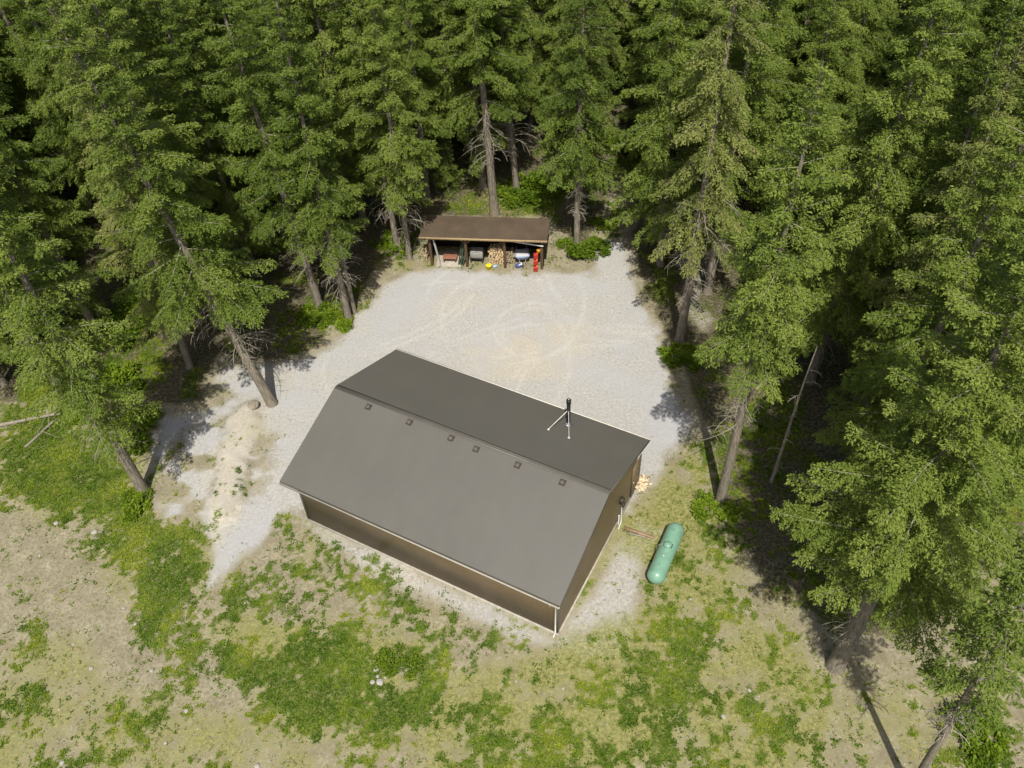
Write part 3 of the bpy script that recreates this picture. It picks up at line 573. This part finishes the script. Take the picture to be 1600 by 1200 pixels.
mb = MB(); mb.lathe([(0, -.035), (.15, -.035), (.18, 0), (.15, .035), (0, .035)], 16, 0, Matrix.Translation((0, -.55, .18)) @ Matrix.Rotation(R(90), 4, 'Y')); mb.build('wheel', M['black'], o)
mb = MB(); 
o = put('blue_bag', x1-.2, .25, .3, label='crumpled dark blue and white sack before the wheelbarrow', cat='sack')
rl = np.random.default_rng(5); pr = [(0, 0), (.16, .01), (.2, .08), (.17, .16), (.08, .21), (0, .2)]; mb.lathe(pr, 12); mb.v[0] += rl.normal(0, .015, mb.v[0].shape); mb.build('sack', M['bluedark'], o, smooth=True)
mb = MB(); mb.box(-.05, .3, -.12, .1, .14, .2); bevel(mb.build('flap', M['white'], o), .02)
# red fuel cans
x1, y1 = shl(841, 413)
for k, (dx, dy, dz, lb) in enumerate(((-.06, -.02, 0, 'red fuel can on the ground by the right shed post'), (-.06, -.01, .42, 'red fuel can in the middle of the stack by the right post'), (-.05, 0, .84, 'uppermost red fuel can with orange cap by the right post'))):
    o = put('fuel_can', x1+dx-.04, dy+.0-.1+.05*k, .1*k, dz, label=lb, cat='fuel can', group='stacked fuel cans at the shed')
    mb = MB(); mb.box(-.13, .13, -.1, .1, .0, .34); bevel(mb.build('can', M['red'], o), .04, 3)
    mb = MB(); mb.tube([(-.08, 0, .33), (-.07, 0, .4), (.03, 0, .4), (.05, 0, .33)], .015, 6, 0, True); mb.build('handle', M['red'], o)
    mb = MB(); mb.lathe([(.035, .33), (.035, .39), (0, .40)], 12, 0, Matrix.Translation((.085, 0, 0))); mb.build('cap', M['orange'], o)
o = put('orange_bucket', x1+.07, .02, 0, 1.26, label='small orange tub on top of the red fuel cans', cat='tub'); mb = MB(); mb.lathe([(0, 0), (.09, 0), (.11, .16), (.118, .16), (.118, .175), (0, .17)], 18); mb.build('tub', M['orange'], o)
# yellow ball-like float, blue bucket
p = at(764, 420); o = empty('yellow_bucket', (p[0], p[1], 0), 0, 'bright yellow round bucket on the gravel before the shed', 'bucket')
mb = MB(); mb.lathe([(0, 0), (.14, 0), (.175, .26), (.19, .265), (.185, .30), (.1, .33), (0, .335)], 24); mb.build('bucket', M['yellow'], o, smooth=True)
mb = MB(); mb.tube([(.18*math.cos(t), 0.02, .27+.12*math.sin(t)) for t in np.linspace(0, math.pi, 9)], .008, 6); mb.build('handle', M['white'], o)
p = at(773, 418); o = empty('blue_jug', (p[0]+.03, p[1], 0), .4, 'small pale blue jug lying right of the yellow bucket', 'jug')
mb = MB(); mb.lathe([(0, -.14), (.08, -.13), (.09, -.1), (.09, .08), (.04, .13), (.03, .16), (0, .165)], 16, 0, Matrix.Translation((0, 0, .09)) @ Matrix.Rotation(R(90), 4, 'Y')); mb.build('jug', M['blue'], o, smooth=True)
# white pipe stored under the roof
xa, ya = shl(766, 378, 1.9); xb, yb = shl(849, 384, 1.75); o = put('white_pipe', xa, .28, label='long white pipe slung under the shed roof across the right bays', cat='pipe')
mb = MB(); mb.tube([(0, 0, 2.0), (xb-xa, -.35, 1.78)], .04, 10, 0, True); mb.build('pipe', M['white'], o, smooth=True)

# ------------------------------------------------------------------ things on the ground round the workshop
p = at(1003, 756); o = empty('scrap_pile', (p[0], p[1], 0), BLD_YAW, 'heap of pale lumber offcuts and torn cardboard at the workshop corner', 'scrap pile')
rl = np.random.default_rng(8)
for k in range(46):
    h = .03+.30*rl.random()**1.5; q = Matrix.Translation((rl.normal(-.12, .17), rl.normal(-.05, .2), h)) @ Matrix.Rotation(rl.random()*6.28, 4, 'Z') @ Matrix.Rotation(rl.normal(0, .35), 4, 'X') @ Matrix.Rotation(rl.normal(0, .3), 4, 'Y')
    l_, w_ = .08+.20*rl.random(), .04+.10*rl.random(); mb = MB(); mb.box(-l_, l_, -w_, w_, -.012, .012, 0, q); mb.build('offcut', M['kraft'] if k % 6 else M['plank'], o)
for i, (a_, b_) in enumerate((((975, 825), (1021, 841)), ((979, 830), (1010, 838)))):
    a = at(*a_); b = at(*b_); o = empty('plank', (*(a+b)[:2]/2, .03+.0*i), 0, ('longer weathered reddish plank on the ground beside the propane tank', 'shorter grey plank lying against the longer one near the tank')[i], 'plank', 'planks on the ground')
    h = (b-a)/2; mb = MB(); mb.beam((-h[0], -h[1]-.09*i, .02), (h[0], h[1]-.09*i, .02), .13-.03*i, .05); mb.build('board', M['plank' if i == 0 else 'logwood'], o)
# rocks
def rock(name, px, py, r, mat, label, seed, group=None, flat=.6):
    p = at(px, py); rl = np.random.default_rng(seed); me = bpy.data.meshes.new(name); import bmesh
    bm = bmesh.new(); bmesh.ops.create_icosphere(bm, subdivisions=3, radius=r)
    for v in bm.verts:
        n = v.co.normalized(); k = 1+.5*(fbm(np.array([n.x*1.3+n.z+seed]), np.array([n.y*1.3-n.z]), .8, 3, seed)[0]-.5); v.co = Vector((v.co.x*k*1.15, v.co.y*k, v.co.z*k*flat))
    bm.to_mesh(me); bm.free(); me.materials.append(mat); o = bpy.data.objects.new(name, me); C.objects.link(o); o.location = (p[0], p[1], r*flat*.45+zg(p[0], p[1])); o.rotation_euler = (0, 0, rl.random()*6)
    return tag(o, label, 'rock', group)
RK = [(88, 818, .16, 'chalky white rock on the field at the left edge of the photo'), (62, 868, .10, 'small white stone on bare dirt near the left edge'), (193, 950, .10, 'white stone on the dirt left of the lower green strip'), (212, 975, .10, 'white stone below another on the bare dirt track'),
      (143, 1045, .13, 'bright white rock on the lower left dirt'), (115, 1007, .08, 'tiny white stone upper left of the bright white rock'), (237, 1048, .11, 'white rock right of the lower left dirt patch'), (291, 1111, .13, 'white rock above the bottom left weeds'),
      (259, 1161, .10, 'small white stone low in the left foreground'), (402, 1198, .16, 'white rock cut by the bottom edge of the photo'), (97, 1192, .13, 'white rock beside the bottom left weed patch'), (588, 1046, .17, 'white rock left of the dark foreground shrub'),
      (594, 1066, .22, 'largest pale rock in the cluster below the dark foreground shrub'), (582, 1066, .14, 'left rock in the cluster below the foreground shrub'), (603, 1058, .12, 'right rock touching the foreground shrub'), (635, 1046, .09, 'small white rock right of the foreground shrub'),
      (880, 1076, .08, 'tiny pale stone in the grass below the workshop corner'), (1171, 1079, .11, 'pale stone on bare earth left of the big right-hand fir'), (1079, 936, .08, 'small pale stone below the propane tank'), (1130, 1120, .14, 'pale grey rock in the weeds below the bare earth patch'),
      (145, 590, .3, 'pale grey boulder under the leftmost leaning fir'), (60, 585, .3, 'whitish boulder half hidden at the left edge in the trees'), (148, 832, .22, 'flat pale rock in the green patch left of the track'), (590, 1057, .1, 'small stone in the middle of the rock cluster')]
for i, (px, py, r, lb) in enumerate(RK): rock('rock', px, py, r*.62, M['rock'], lb, i+1, 'pale rocks scattered on the open ground')
rock('stump', 398, 640, .28, M['logwood'], 'low pale stump beside the leaning fir at the yard edge', 77, None, .5)['category'] = 'stump'

# ------------------------------------------------------------------ conifers
def make_trunk(H, r0, seed, lean=0):
    rl = np.random.default_rng(seed); k = 16; t = np.linspace(0, 1, k); z = -.25+(H+.25)*t
    P = np.stack([lean*t**2*H*.03+.10*np.sin(3*t+rl.random()*6)*t, .10*np.sin(2.4*t+rl.random()*6)*t, z], -1); P[0, :2] = P[1, :2]*0
    r = r0*(1-t)**.85+.012; r[0] *= 1.45; r[1] *= 1.0
    P2 = np.vstack([P[:1], [[0, 0, .25]], P[1:]]); r2 = np.concatenate([[r0*1.5], [r0*1.12], r[1:]])
    mb = MB(); mb.tube(P2, r2, 12); return mb, P2
def make_crown(H, Rr, zb, seed, droop=.25, dens=8.5, fol=1.0, top_el=35, low_el=-8, gap=.12, shoot=.125, P=None, tw=1.0):
    """foliage and limbs: limbs spiral up the trunk, each carries flat sprays of small needle shoots"""
    rl = np.random.default_rng(seed); mb = MB(); n = int((H-zb)*dens*.86); gold = 2.399963
    VV = []; TT = []
    for i in range(n):
        f = (i+rl.random())/n; f = f**.95; z = zb+(H-zb-.15)*f
        if rl.random() < gap*(1-f): continue
        prof = (1-f)**.78*(1-.35*np.exp(-f/.10))+.03
        L = Rr*prof*(.62+.55*rl.random()); L = max(L, .22)
        az = i*gold+rl.normal(0, .35); el = R(low_el+(top_el-low_el)*f**1.4+rl.normal(0, 6)); dr = droop*(1-.5*f)*(.7+.6*rl.random())
        h = np.array([math.cos(az), math.sin(az), 0]); side = np.array([-h[1], h[0], 0]); upv = np.array([0, 0, 1.])
        base = np.array([0, 0, z])
        if P is not None: base[0] = np.interp(z, P[:, 2], P[:, 0]); base[1] = np.interp(z, P[:, 2], P[:, 1])
        bend = rl.normal(0, .12)
        cur = lambda u: base+h*(L*math.cos(el)*u)[..., None]+side*(bend*L*u*u)[..., None]+upv*(L*(math.sin(el)*u-dr*u*u+.30*dr*u**4))[..., None]
        u = np.linspace(0, 1, 5); mb.tube(cur(u), (.010+.008*L)*(1-u*.85), 4, 1)
        inner = .16*(1-f)+.02
        nt = max(2, int(L*(1-inner)/.17)); ut = inner+(1-inner)*(np.arange(nt)+rl.random(nt)*.8)/nt; ut = np.repeat(np.clip(ut, 0, 1), 2); sg = np.tile([1, -1], nt)
        o = cur(ut); du = (cur(np.clip(ut+.02, 0, 1.02))-cur(ut-.02)); du /= np.linalg.norm(du, axis=1)[:, None]+1e-9
        ang = R(58)-R(22)*ut+rl.normal(0, .18, 2*nt); sd = side[None]*sg[:, None]
        td = du*np.cos(ang)[:, None]+sd*np.sin(ang)[:, None]; td[:, 2] -= .10+.16*rl.random(2*nt)*(1+droop); td /= np.linalg.norm(td, axis=1)[:, None]
        tl = tw*(.18+.42*L*np.clip((1-ut)**.75, 0, 1)*(.55+.6*rl.random(2*nt))*np.clip(.45+ut*1.2, 0, 1)); tl = np.minimum(tl, 1.35)
        btint = rl.random()*.45
        m_ = np.maximum(3, (tl/.0125*fol).astype(int)); ix = np.repeat(np.arange(2*nt), m_); N_ = len(ix)
        s = rl.random(N_); T_ = td[ix]; tlx = tl[ix]
        perp = np.cross(T_, upv); perp /= np.linalg.norm(perp, axis=1)[:, None]+1e-9
        lat = rl.normal(0, .065, N_)*(1.25-s); pos = o[ix]+T_*(tlx*s)[:, None]+perp*lat[:, None]; pos[:, 2] += -.18*tlx*s*s*(1+droop)+rl.normal(.015, .045, N_)
        a2 = rl.normal(0, .85, N_)+lat*7; d = T_*np.cos(a2)[:, None]+perp*np.sin(a2)[:, None]; d[:, 2] += rl.normal(.02, .34, N_)
        d /= np.linalg.norm(d, axis=1)[:, None]
        ln = shoot*(.55+.7*rl.random(N_)); nrm = upv+rl.normal(0, .5, (N_, 3)); s_ = np.cross(d, nrm); s_ /= np.linalg.norm(s_, axis=1)[:, None]+1e-9; s_ *= (ln*(.15+.07*rl.random(N_)))[:, None]
        sag = np.zeros((N_, 3)); sag[:, 2] = -ln*.1
        VV.append(np.stack([pos, pos+d*(ln*.5)[:, None]+s_, pos+d*ln[:, None]+sag, pos+d*(ln*.5)[:, None]-s_], 1)); TT.append(np.clip(btint+.55*rl.random(N_), 0, 1))
    V = np.concatenate(VV).reshape(-1, 3); mb.quads(V, np.arange(len(V)).reshape(-1, 4), 0, np.concatenate(TT))
    return mb
def make_dead(z0, z1, Rr, seed, n=40, curl=1.0):
    rl = np.random.default_rng(seed); mb = MB()
    for i in range(n):
        z = z0+(z1-z0)*rl.random(); az = rl.random()*6.283; L = Rr*(.35+.65*rl.random()); h = np.array([math.cos(az), math.sin(az), 0]); sd = np.array([-h[1], h[0], 0])
        u = np.linspace(0, 1, 8); b = rl.normal(0, .2); P = np.array([0, 0, z])+h*(L*u*(1-.15*u*u))[:, None]+sd*(b*L*u*u)[:, None]; P[:, 2] += L*(.18*u-curl*.55*u*u)
        mb.tube(P, (.026)*(1-u*.72), 4, 0)
        for k in range(rl.integers(3, 8)):
            a = rl.integers(2, 7); s = 1 if rl.random() < .5 else -1; l2 = L*.38*(1-u[a]*.5)*(.5+rl.random()); v = np.linspace(0, 1, 4)
            Q = P[a]+(h*.5+sd*s*.8)*(l2*v)[:, None]; Q[:, 2] -= .45*l2*v*v; mb.tube(Q, .013*(1-v*.6), 3, 0)
    return mb
def tree_parts(H, r0, Rr, zb, seed, kind='fir', dead=None, **k):
    tm, P = make_trunk(H, r0, seed); cm = make_crown(H, Rr, zb, seed+1, P=P, **k)
    a = tm.mesh('trunk', M['bark'], True); b = cm.mesh('crown', [M['fir_dry'] if kind == 'dry' else M['fir'], M['deadwood']])
    c = make_dead(*dead, seed+2).mesh('dead_branches', M['deadwood']) if dead else None
    return a, b, c
def plant_tree(name, parts, x, y, rz, label, group=None, tilt=(0, 0), sc=1.0, cat='tree'):
    e = empty(name, (x, y, zg(x, y)), 0, label, cat, group); e.rotation_euler = (R(tilt[0]), R(tilt[1]), rz); e.scale = (sc, sc, sc)
    for nm, me in zip(('trunk', 'crown', 'dead_branches'), parts):
        if me is None: continue
        o = bpy.data.objects.new(nm, me); C.objects.link(o); o.parent = e
    return e
# firs one can tell apart at the edge of the clearing:  pixel of the base, height, trunk radius, crown radius, crown base, options
HERO = [
    ((225, 768), 21, .24, 3.1, 5.6, dict(droop=.28, dens=8, gap=.15), 'fir', (3, 6, 1.6), (0, 0), 'leaning fir with long bare trunk at the left end of the field'),
    ((100, 615), 23, .24, 3.1, 6.5, dict(gap=.2), 'fir', (4, 7, 1.5), (0, 0), 'fir with bare grey trunk just behind the left field edge'),
    ((425, 630), 22, .25, 3.7, 6.6, dict(dens=8.5, gap=.12), 'fir', (3.6, 7.2, 2.3), (-1, -9), 'big leaning fir with curling dead lower branches beside the workshop left end'),
    ((545, 500), 20, .20, 2.4, 5.0, dict(gap=.25), 'fir', (2.2, 5.8, 1.7), (0, 0), 'slim fir rising from bright undergrowth at the top left of the yard'),
    ((553, 487), 19, .15, 2.2, 6.0, dict(gap=.3), 'fir', (3.0, 6.5, 1.6), (0, 0), 'thin dark trunked fir close behind the slim yard edge fir'),
    ((500, 478), 21, .22, 2.9, 6.0, dict(gap=.2), 'fir', (2.8, 6.5, 1.8), (0, -3), 'leaning fir in the shade left of the slim yard edge fir'),
    ((640, 404), 19, .17, 2.7, 4.6, dict(gap=.2), 'fir', (1.6, 5.5, 1.7), (0, 0), 'fir with pale trunk standing left of the woodshed'),
    ((621, 384), 20, .19, 2.8, 5.0, dict(gap=.2), 'fir', (2.2, 5.6, 1.8), (0, -2), 'fir with twiggy lower trunk just behind the pale one left of the woodshed'),
    ((773, 334), 22, .27, 3.0, 7.0, dict(gap=.2), 'fir', (3.5, 7.6, 2.2), (0, -2), 'thick trunked fir rising right behind the woodshed roof'),
    ((808, 303), 22, .22, 2.8, 6.5, dict(gap=.2), 'fir', (3.5, 7.2, 2.2), (0, -3), 'curved trunk fir behind the woodshed, right of the thick one'),
    ((901, 390), 20, .19, 2.9, 4.8, dict(dens=10, gap=.05, low_el=-14), 'fir', (2.6, 5, 1.0), (0, 0), 'full green fir with straight bare trunk right of the woodshed'),
    ((1062, 532), 23, .24, 2.9, 7.0, dict(droop=.75, dens=6.5, gap=.25, low_el=-20), 'dry', (3.6, 9.5, 2.3), (0, 1), 'tall drooping yellowish fir with tangled dead branches right of the yard'),
    ((1125, 785), 20.5, .22, 2.7, 9.0, dict(droop=.3, dens=8.5, gap=.12), 'fir', (4.6, 9.8, 1.7), (0, 0), 'tall fir with long bare leaning trunk above the propane tank'),
    ((1305, 1040), 21.5, .31, 4.0, 5.9, dict(dens=10, gap=.04, low_el=8, droop=.2, shoot=.105, fol=1.3), 'fir', (2.4, 4, 1.2), (0, 0), 'huge full green fir with thick trunk nearest on the right'),
    ((1421, 1236), 17, .14, 1.7, 7.2, dict(dens=8, gap=.15), 'fir', (4.8, 7.5, .9), (0, -5), 'slender fir with bare pale trunk in the bottom right corner'),
    ((1130, 395), 22, .22, 2.5, 9.0, dict(droop=.5, gap=.3), 'fir', (4.5, 9.5, 1.9), (0, 0), 'fir with grey dead lower limbs behind the drooping yellowish one'),
]
occupied = []
for i, (b_, H, r0, Rr, zb, k, kind, dead, tilt, lb) in enumerate(HERO):
    p = at(*b_); parts = tree_parts(H, r0, Rr, zb, 100+i*7, kind, dead, **k)
    plant_tree('fir_tree', parts, p[0], p[1], 0, lb, 'firs round the edge of the clearing', tilt); occupied.append((p[0], p[1], 2.3))
# dead pole in the shade on the right
p = at(1205, 752); mb = MB(); q = at(1270, 570, 0); tm, P = make_trunk(8.5, .075, 301)
plant_tree('dead_tree', (tm.mesh('trunk', M['deadwood'], True), None, None), p[0], p[1], 0, 'thin dead pole of a tree standing in deep shade on the right', None, (0, 2), 1); occupied.append((p[0], p[1], 1.5))
dt = [o for o in C.objects if o.name.startswith('dead_tree')][0]
for k in range(9): make_dead(1.5+k*.7, 1.6+k*.7, .8, 302+k, n=1).build('dead_branch', M['deadwood'], dt)

# ------------------------------------------------------------------ the forest behind and at both sides, tree by tree
VAR = [tree_parts(22, .22, 3.5, 3.5, 501, 'fir', (2.5, 4.5, 1.5), dens=9, gap=.08),
       tree_parts(21, .20, 3.0, 2.8, 511, 'fir', (1.8, 4, 1.4), dens=9, droop=.4, gap=.1),
       tree_parts(23, .24, 3.6, 4.5, 521, 'fir', (3, 6, 1.8), dens=8, gap=.18),
       tree_parts(20, .18, 2.8, 2.0, 531, 'fir', (1.5, 3, 1.2), dens=9.5, droop=.2, gap=.06),
       tree_parts(22, .20, 3.0, 4.5, 541, 'dry', (2.5, 7, 1.8), dens=7.5, droop=.55, gap=.2)]
YOUNG = [tree_parts(8, .09, 1.9, .5, 551, 'fir', None, dens=11, gap=.03, low_el=5, shoot=.115), tree_parts(6, .07, 1.5, .3, 561, 'fir', None, dens=12, gap=.03, low_el=8, shoot=.11)]
rngf = np.random.default_rng(2024)
cand = []
OPENA = np.array(OPEN)
for gy_ in np.arange(10, 70, 3.9):
    for gx_ in np.arange(-46, 46, 4.0):
        x = gx_+rngf.uniform(-1.2, 1.2)+(2.0 if int(gy_/3.9) % 2 else 0); y = gy_+rngf.uniform(-1.2, 1.2)
        cand.append((x, y))
cand = np.array(cand); sd_ = poly_sd(cand[:, 0], cand[:, 1], OPEN)
def project(x, y, z):
    d = np.stack([x, y, z-CAM_H], -1); dz = d@fw; return 800+F_PX*(d@rt)/dz, 600-F_PX*(d@up)/dz
keep = []
for (x, y), s in zip(cand, sd_):
    if s > -1.2: continue
    if any(math.hypot(x-a, y-b) < r for a, b, r in occupied): continue
    u0, v0 = project(np.array([x]), np.array([y]), np.array([0.])); u1, v1 = project(np.array([x]), np.array([y]), np.array([14.]))
    if (u0[0] < -330 and u1[0] < -330) or u0[0] > 1900 or (u0[0] > 1720 and u1[0] > 2100) or v0[0] < -150 or v0[0] > 1500: continue
    # light gaps the photo shows
    if any(math.hypot(x-at(a, b)[0], y-at(a, b)[1]) < r for a, b, r in ((230, 480, 2.2), (200, 570, 2.6), (985, 240, 1.9), (1220, 650, 2.8), (1190, 850, 2.6), (1250, 750, 1.8), (975, 300, 2.0), (1440, 140, 2.6), (1350, 310, 1.8), (830, 310, 1.8), (400, 470, 1.5), (1530, 930, 2.6), (470, 500, 1.2), (1180, 520, 1.6))): continue
    keep.append((x, y))
# rows by distance, counted from the left, give every tree its own description
keep.sort(key=lambda p: p[1]); ORD = ['first', 'second', 'third', 'fourth', 'fifth', 'sixth', 'seventh', 'eighth', 'ninth', 'tenth', 'eleventh', 'twelfth', 'thirteenth', 'fourteenth', 'fifteenth', 'sixteenth', 'seventeenth', 'eighteenth', 'nineteenth', 'twentieth', 'twenty-first', 'twenty-second', 'twenty-third', 'twenty-fourth', 'twenty-fifth']
zones = {'left': [], 'right': [], 'back': []}
for x, y in keep:
    zones['back' if y > 44.5 else ('left' if x < 0 else 'right')].append((x, y))
ZN = {'left': 'left of the yard', 'right': 'right of the yard', 'back': 'beyond the woodshed'}
GN = {'left': 'firs of the forest left of the yard', 'right': 'firs of the forest right of the yard', 'back': 'firs of the forest beyond the woodshed'}
LOOK = ['broad green fir', 'slim drooping fir', 'loose branched fir', 'dense low branched fir', 'yellowish thin fir']
for zname, pts in zones.items():
    r0_ = min(p[1] for p in pts); rows = {}
    for x, y in pts: rows.setdefault(int((y-r0_)//3.9), []).append((x, y))
    for rk in sorted(rows):
        for j, (x, y) in enumerate(sorted(rows[rk])):
            v = int(rngf.choice(5, p=[.27, .22, .22, .21, .08])); sc = rngf.uniform(.82, 1.1)
            plant_tree('fir_tree', VAR[v], x, y, rngf.random()*6.28, f"{LOOK[v]}, {ORD[min(j, 24)]} from left in {ORD[rk]} row {ZN[zname]}", GN[zname], (rngf.normal(0, 1.2), rngf.normal(0, 1.2)), sc)
print('forest trees', len(keep))
EX = [((1330, 830), 2, .95, 'loose branched fir just behind the huge right fir'), ((1430, 760), 0, 1.0, 'broad fir up the slope behind the huge right fir'), ((1350, 640), 3, 1.0, 'dense fir at the dark shade edge right of the dead pole'), ((1460, 590), 0, .95, 'broad fir right of the one at the dark shade edge'), ((1530, 800), 1, 1.0, 'drooping fir rising at the right photo edge'), ((1290, 520), 1, .9, 'slim fir between the tall leaning fir and the dark shade')]
for i, (b_, v, sc, lb) in enumerate(EX):
    p = at(*b_)
    if all(math.hypot(p[0]-a, p[1]-b) > 1.7 for a, b in keep): plant_tree('fir_tree', VAR[v], p[0], p[1], i*1.1, lb, GN['right'], (0, 0), sc)
YG = [((60, 520), 1.0, 'young bright fir at the left photo edge below the tall ones'), ((380, 500), .9, 'young fir in the shade behind the leaning workshop fir'), ((1160, 560), .8, 'short young fir in the shade right of the drooping one'), ((700, 300), .8, 'young fir behind the left half of the woodshed'), ((1230, 470), 1.0, 'young fir amid the right-hand forest edge'),
      ((1360, 960), .7, 'young fir crowding the trunk of the huge right fir'), ((960, 160), .9, 'young fir beside the sunny gap beyond the yard'), ((300, 420), 1.0, 'young fir left of the shady gap in the left forest'), ((870, 240), .9, 'young fir behind the full green fir')]
for i, (b_, sc, lb) in enumerate(YG):
    p = at(*b_); plant_tree('young_fir', YOUNG[i % 2], p[0], p[1], i*2.1, lb, 'young firs under the tall trees', (0, 0), sc)

# ------------------------------------------------------------------ shrubs
def make_shrub(Rr, H, seed, n=2600, leaf=.085):
    rl = np.random.default_rng(seed); nl = 16; mb = MB(); ce = []
    for k in range(nl):
        a = rl.random()*6.283; d = Rr*1.05*math.sqrt(rl.random()); ce.append((d*math.cos(a), d*math.sin(a), H*(.35+.45*rl.random())*(1-.5*d/Rr)))
    ce = np.array(ce)
    for c in ce: mb.tube([(c[0]*.12, c[1]*.12, 0), (c[0]*.5, c[1]*.5, c[2]*.6), tuple(c)], [.02, .014, .006], 4, 1)
    k = rl.integers(0, nl, n); dv = rl.normal(0, 1, (n, 3)); dv /= np.linalg.norm(dv, axis=1)[:, None]; rad = Rr*.30*(.25+.95*rl.random((n, 1)))*(.6+.7*rl.random(nl)[k][:, None]); pos = ce[k]+dv*rad*np.array([1, 1, .75]); pos[:, 2] = np.abs(pos[:, 2])+.02
    d = dv+rl.normal(0, .6, (n, 3)); d /= np.linalg.norm(d, axis=1)[:, None]; nr = np.array([0, 0, 1.])+rl.normal(0, .5, (n, 3)); s = np.cross(d, nr); s /= np.linalg.norm(s, axis=1)[:, None]; ln = leaf*(.6+.8*rl.random((n, 1)))
    V = np.stack([pos, pos+d*ln*.5+s*ln*.38, pos+d*ln, pos+d*ln*.5-s*ln*.38], 1).reshape(-1, 3)
    mb.quads(V, np.arange(4*n).reshape(-1, 4), 0, np.clip(rl.random(nl)[k]*.4+.55*rl.random(n), 0, 1)); return mb
SV = []
for i, (r, h, n, lf) in enumerate(((1.0, 1.1, 3600, .12), (.8, .7, 2600, .10), (.6, .9, 2000, .10))):
    SV.append(make_shrub(r, h, 900+i, n, lf).mesh('foliage', [M['shrub'], M['deadwood']]))
SVD = make_shrub(.8, .6, 931, 2600, .08).mesh('foliage', [M['weed'], M['deadwood']])
SHR = [((915, 398), 1.15, 0, 'bright green leafy shrub at the foot of the full green fir'), ((885, 385), .8, 2, 'small shrub left of the trunk of the full green fir'), ((1060, 558), 1.0, 1, 'bright shrub round the foot of the drooping yellowish fir'), ((1078, 570), .8, 2, 'darker shrub touching the right side of the bright shrub under the drooping fir'),
       ((500, 498), 1.05, 1, 'spreading bright shrub left of the slim yard edge fir'), ((530, 505), .9, 1, 'low bright shrub right at the foot of the slim yard edge fir'), ((478, 490), .8, 2, 'bright shrub furthest into the shade at the yard edge'), ((625, 392), .9, 2, 'yellow green shrub between the two firs left of the woodshed'), ((608, 378), .9, 1, 'bright undergrowth shrub further left of the woodshed'),
       ((1115, 800), 1.0, 1, 'bright shrub at the foot of the tall fir above the tank'), ((215, 680), 1.5, 1, 'wide green shrub right of the leaning left trunk'), ((160, 680), .9, 2, 'leafy shrub climbing the leaning left trunk'), ((210, 790), .9, 1, 'green shrub at the foot of the leaning left fir'),
       ((130, 650), 1.0, 2, 'large bright shrub at the left forest edge'), ((190, 600), 1.1, 0, 'tall bright shrub between the two left trunks'), ((235, 475), 1.6, 0, 'sunlit bright shrub in the gap of the left forest'), ((205, 520), 1.5, 0, 'sunlit shrub just below the gap in the left forest'),
       ((835, 300), 1.4, 0, 'bright shrub in the sun behind the woodshed'), ((795, 310), 1.2, 1, 'bright shrub beside the thick trunk behind the woodshed'), ((870, 300), 1.0, 1, 'bright shrub between the woodshed and the full green fir'), ((985, 232), 1.4, 0, 'vivid shrub in the sunny gap beyond the yard'), ((1005, 215), 1.2, 1, 'vivid shrub at the top end of the sunny gap'), ((945, 350), .9, 1, 'low vivid shrub beside the trail beyond the yard'),
       ((1520, 1150), 1.2, 1, 'green shrub under the slender corner fir'),
      ]
for i, (b_, sc, v, lb) in enumerate(SHR):
    p = at(*b_); e = empty('shrub', (p[0], p[1], zg(p[0], p[1])), i*1.7, lb, 'shrub', 'leafy shrubs'); e.scale = (sc*1.1, sc*.95, sc*.8)
    o = bpy.data.objects.new('foliage', SV[v]); C.objects.link(o); o.parent = e
p = at(620, 1042); e = empty('shrub', (p[0], p[1], 0), 0, 'dark green rounded shrub beside white rocks in the lower field', 'shrub', 'leafy shrubs'); e.scale = (1.0, .9, .8); o = bpy.data.objects.new('foliage', SVD); C.objects.link(o); o.parent = e
# fallen logs
for i, (a_, b_, r, lb) in enumerate((((-10, 668), (95, 648), .10, 'fallen grey log with bare limbs at the left photo edge'), ((40, 700), (90, 655), .07, 'thin fallen grey pole crossing the log at the left edge'), ((1180, 610), (1240, 560), .08, 'fallen pale stick in the shade right of the yard'), ((1495, 985), (1560, 940), .09, 'fallen grey branch on brown earth near the right edge'))):
    a = at(*a_); b = at(*b_); c = (a+b)/2; e = empty('fallen_log', (c[0], c[1], zg(c[0], c[1])), 0, lb, 'log'); h = (b-a)/2; t = np.linspace(-1, 1, 8)
    mb = MB(); P = np.stack([h[0]*t, h[1]*t, r+.02*np.sin(3*t)], -1); mb.tube(P, r*(1-.25*(t+1)/2), 8, 0, True); o = mb.build('log', M['logwood'], e, smooth=True)
    mb = MB(); rl = np.random.default_rng(i)
    for k in range(8):
        s = rl.uniform(-.8, .9); q = np.array([h[0]*s, h[1]*s, r]); dd = rl.normal(0, 1, 3); dd[2] = abs(dd[2])*.5; l_ = .5+.5*rl.random(); v = np.linspace(0, 1, 4); mb.tube(q+dd*(l_*v)[:, None]*.7, .018*(1-.7*v), 4)
    mb.build('limb', M['deadwood'], e)
print('tris ok')
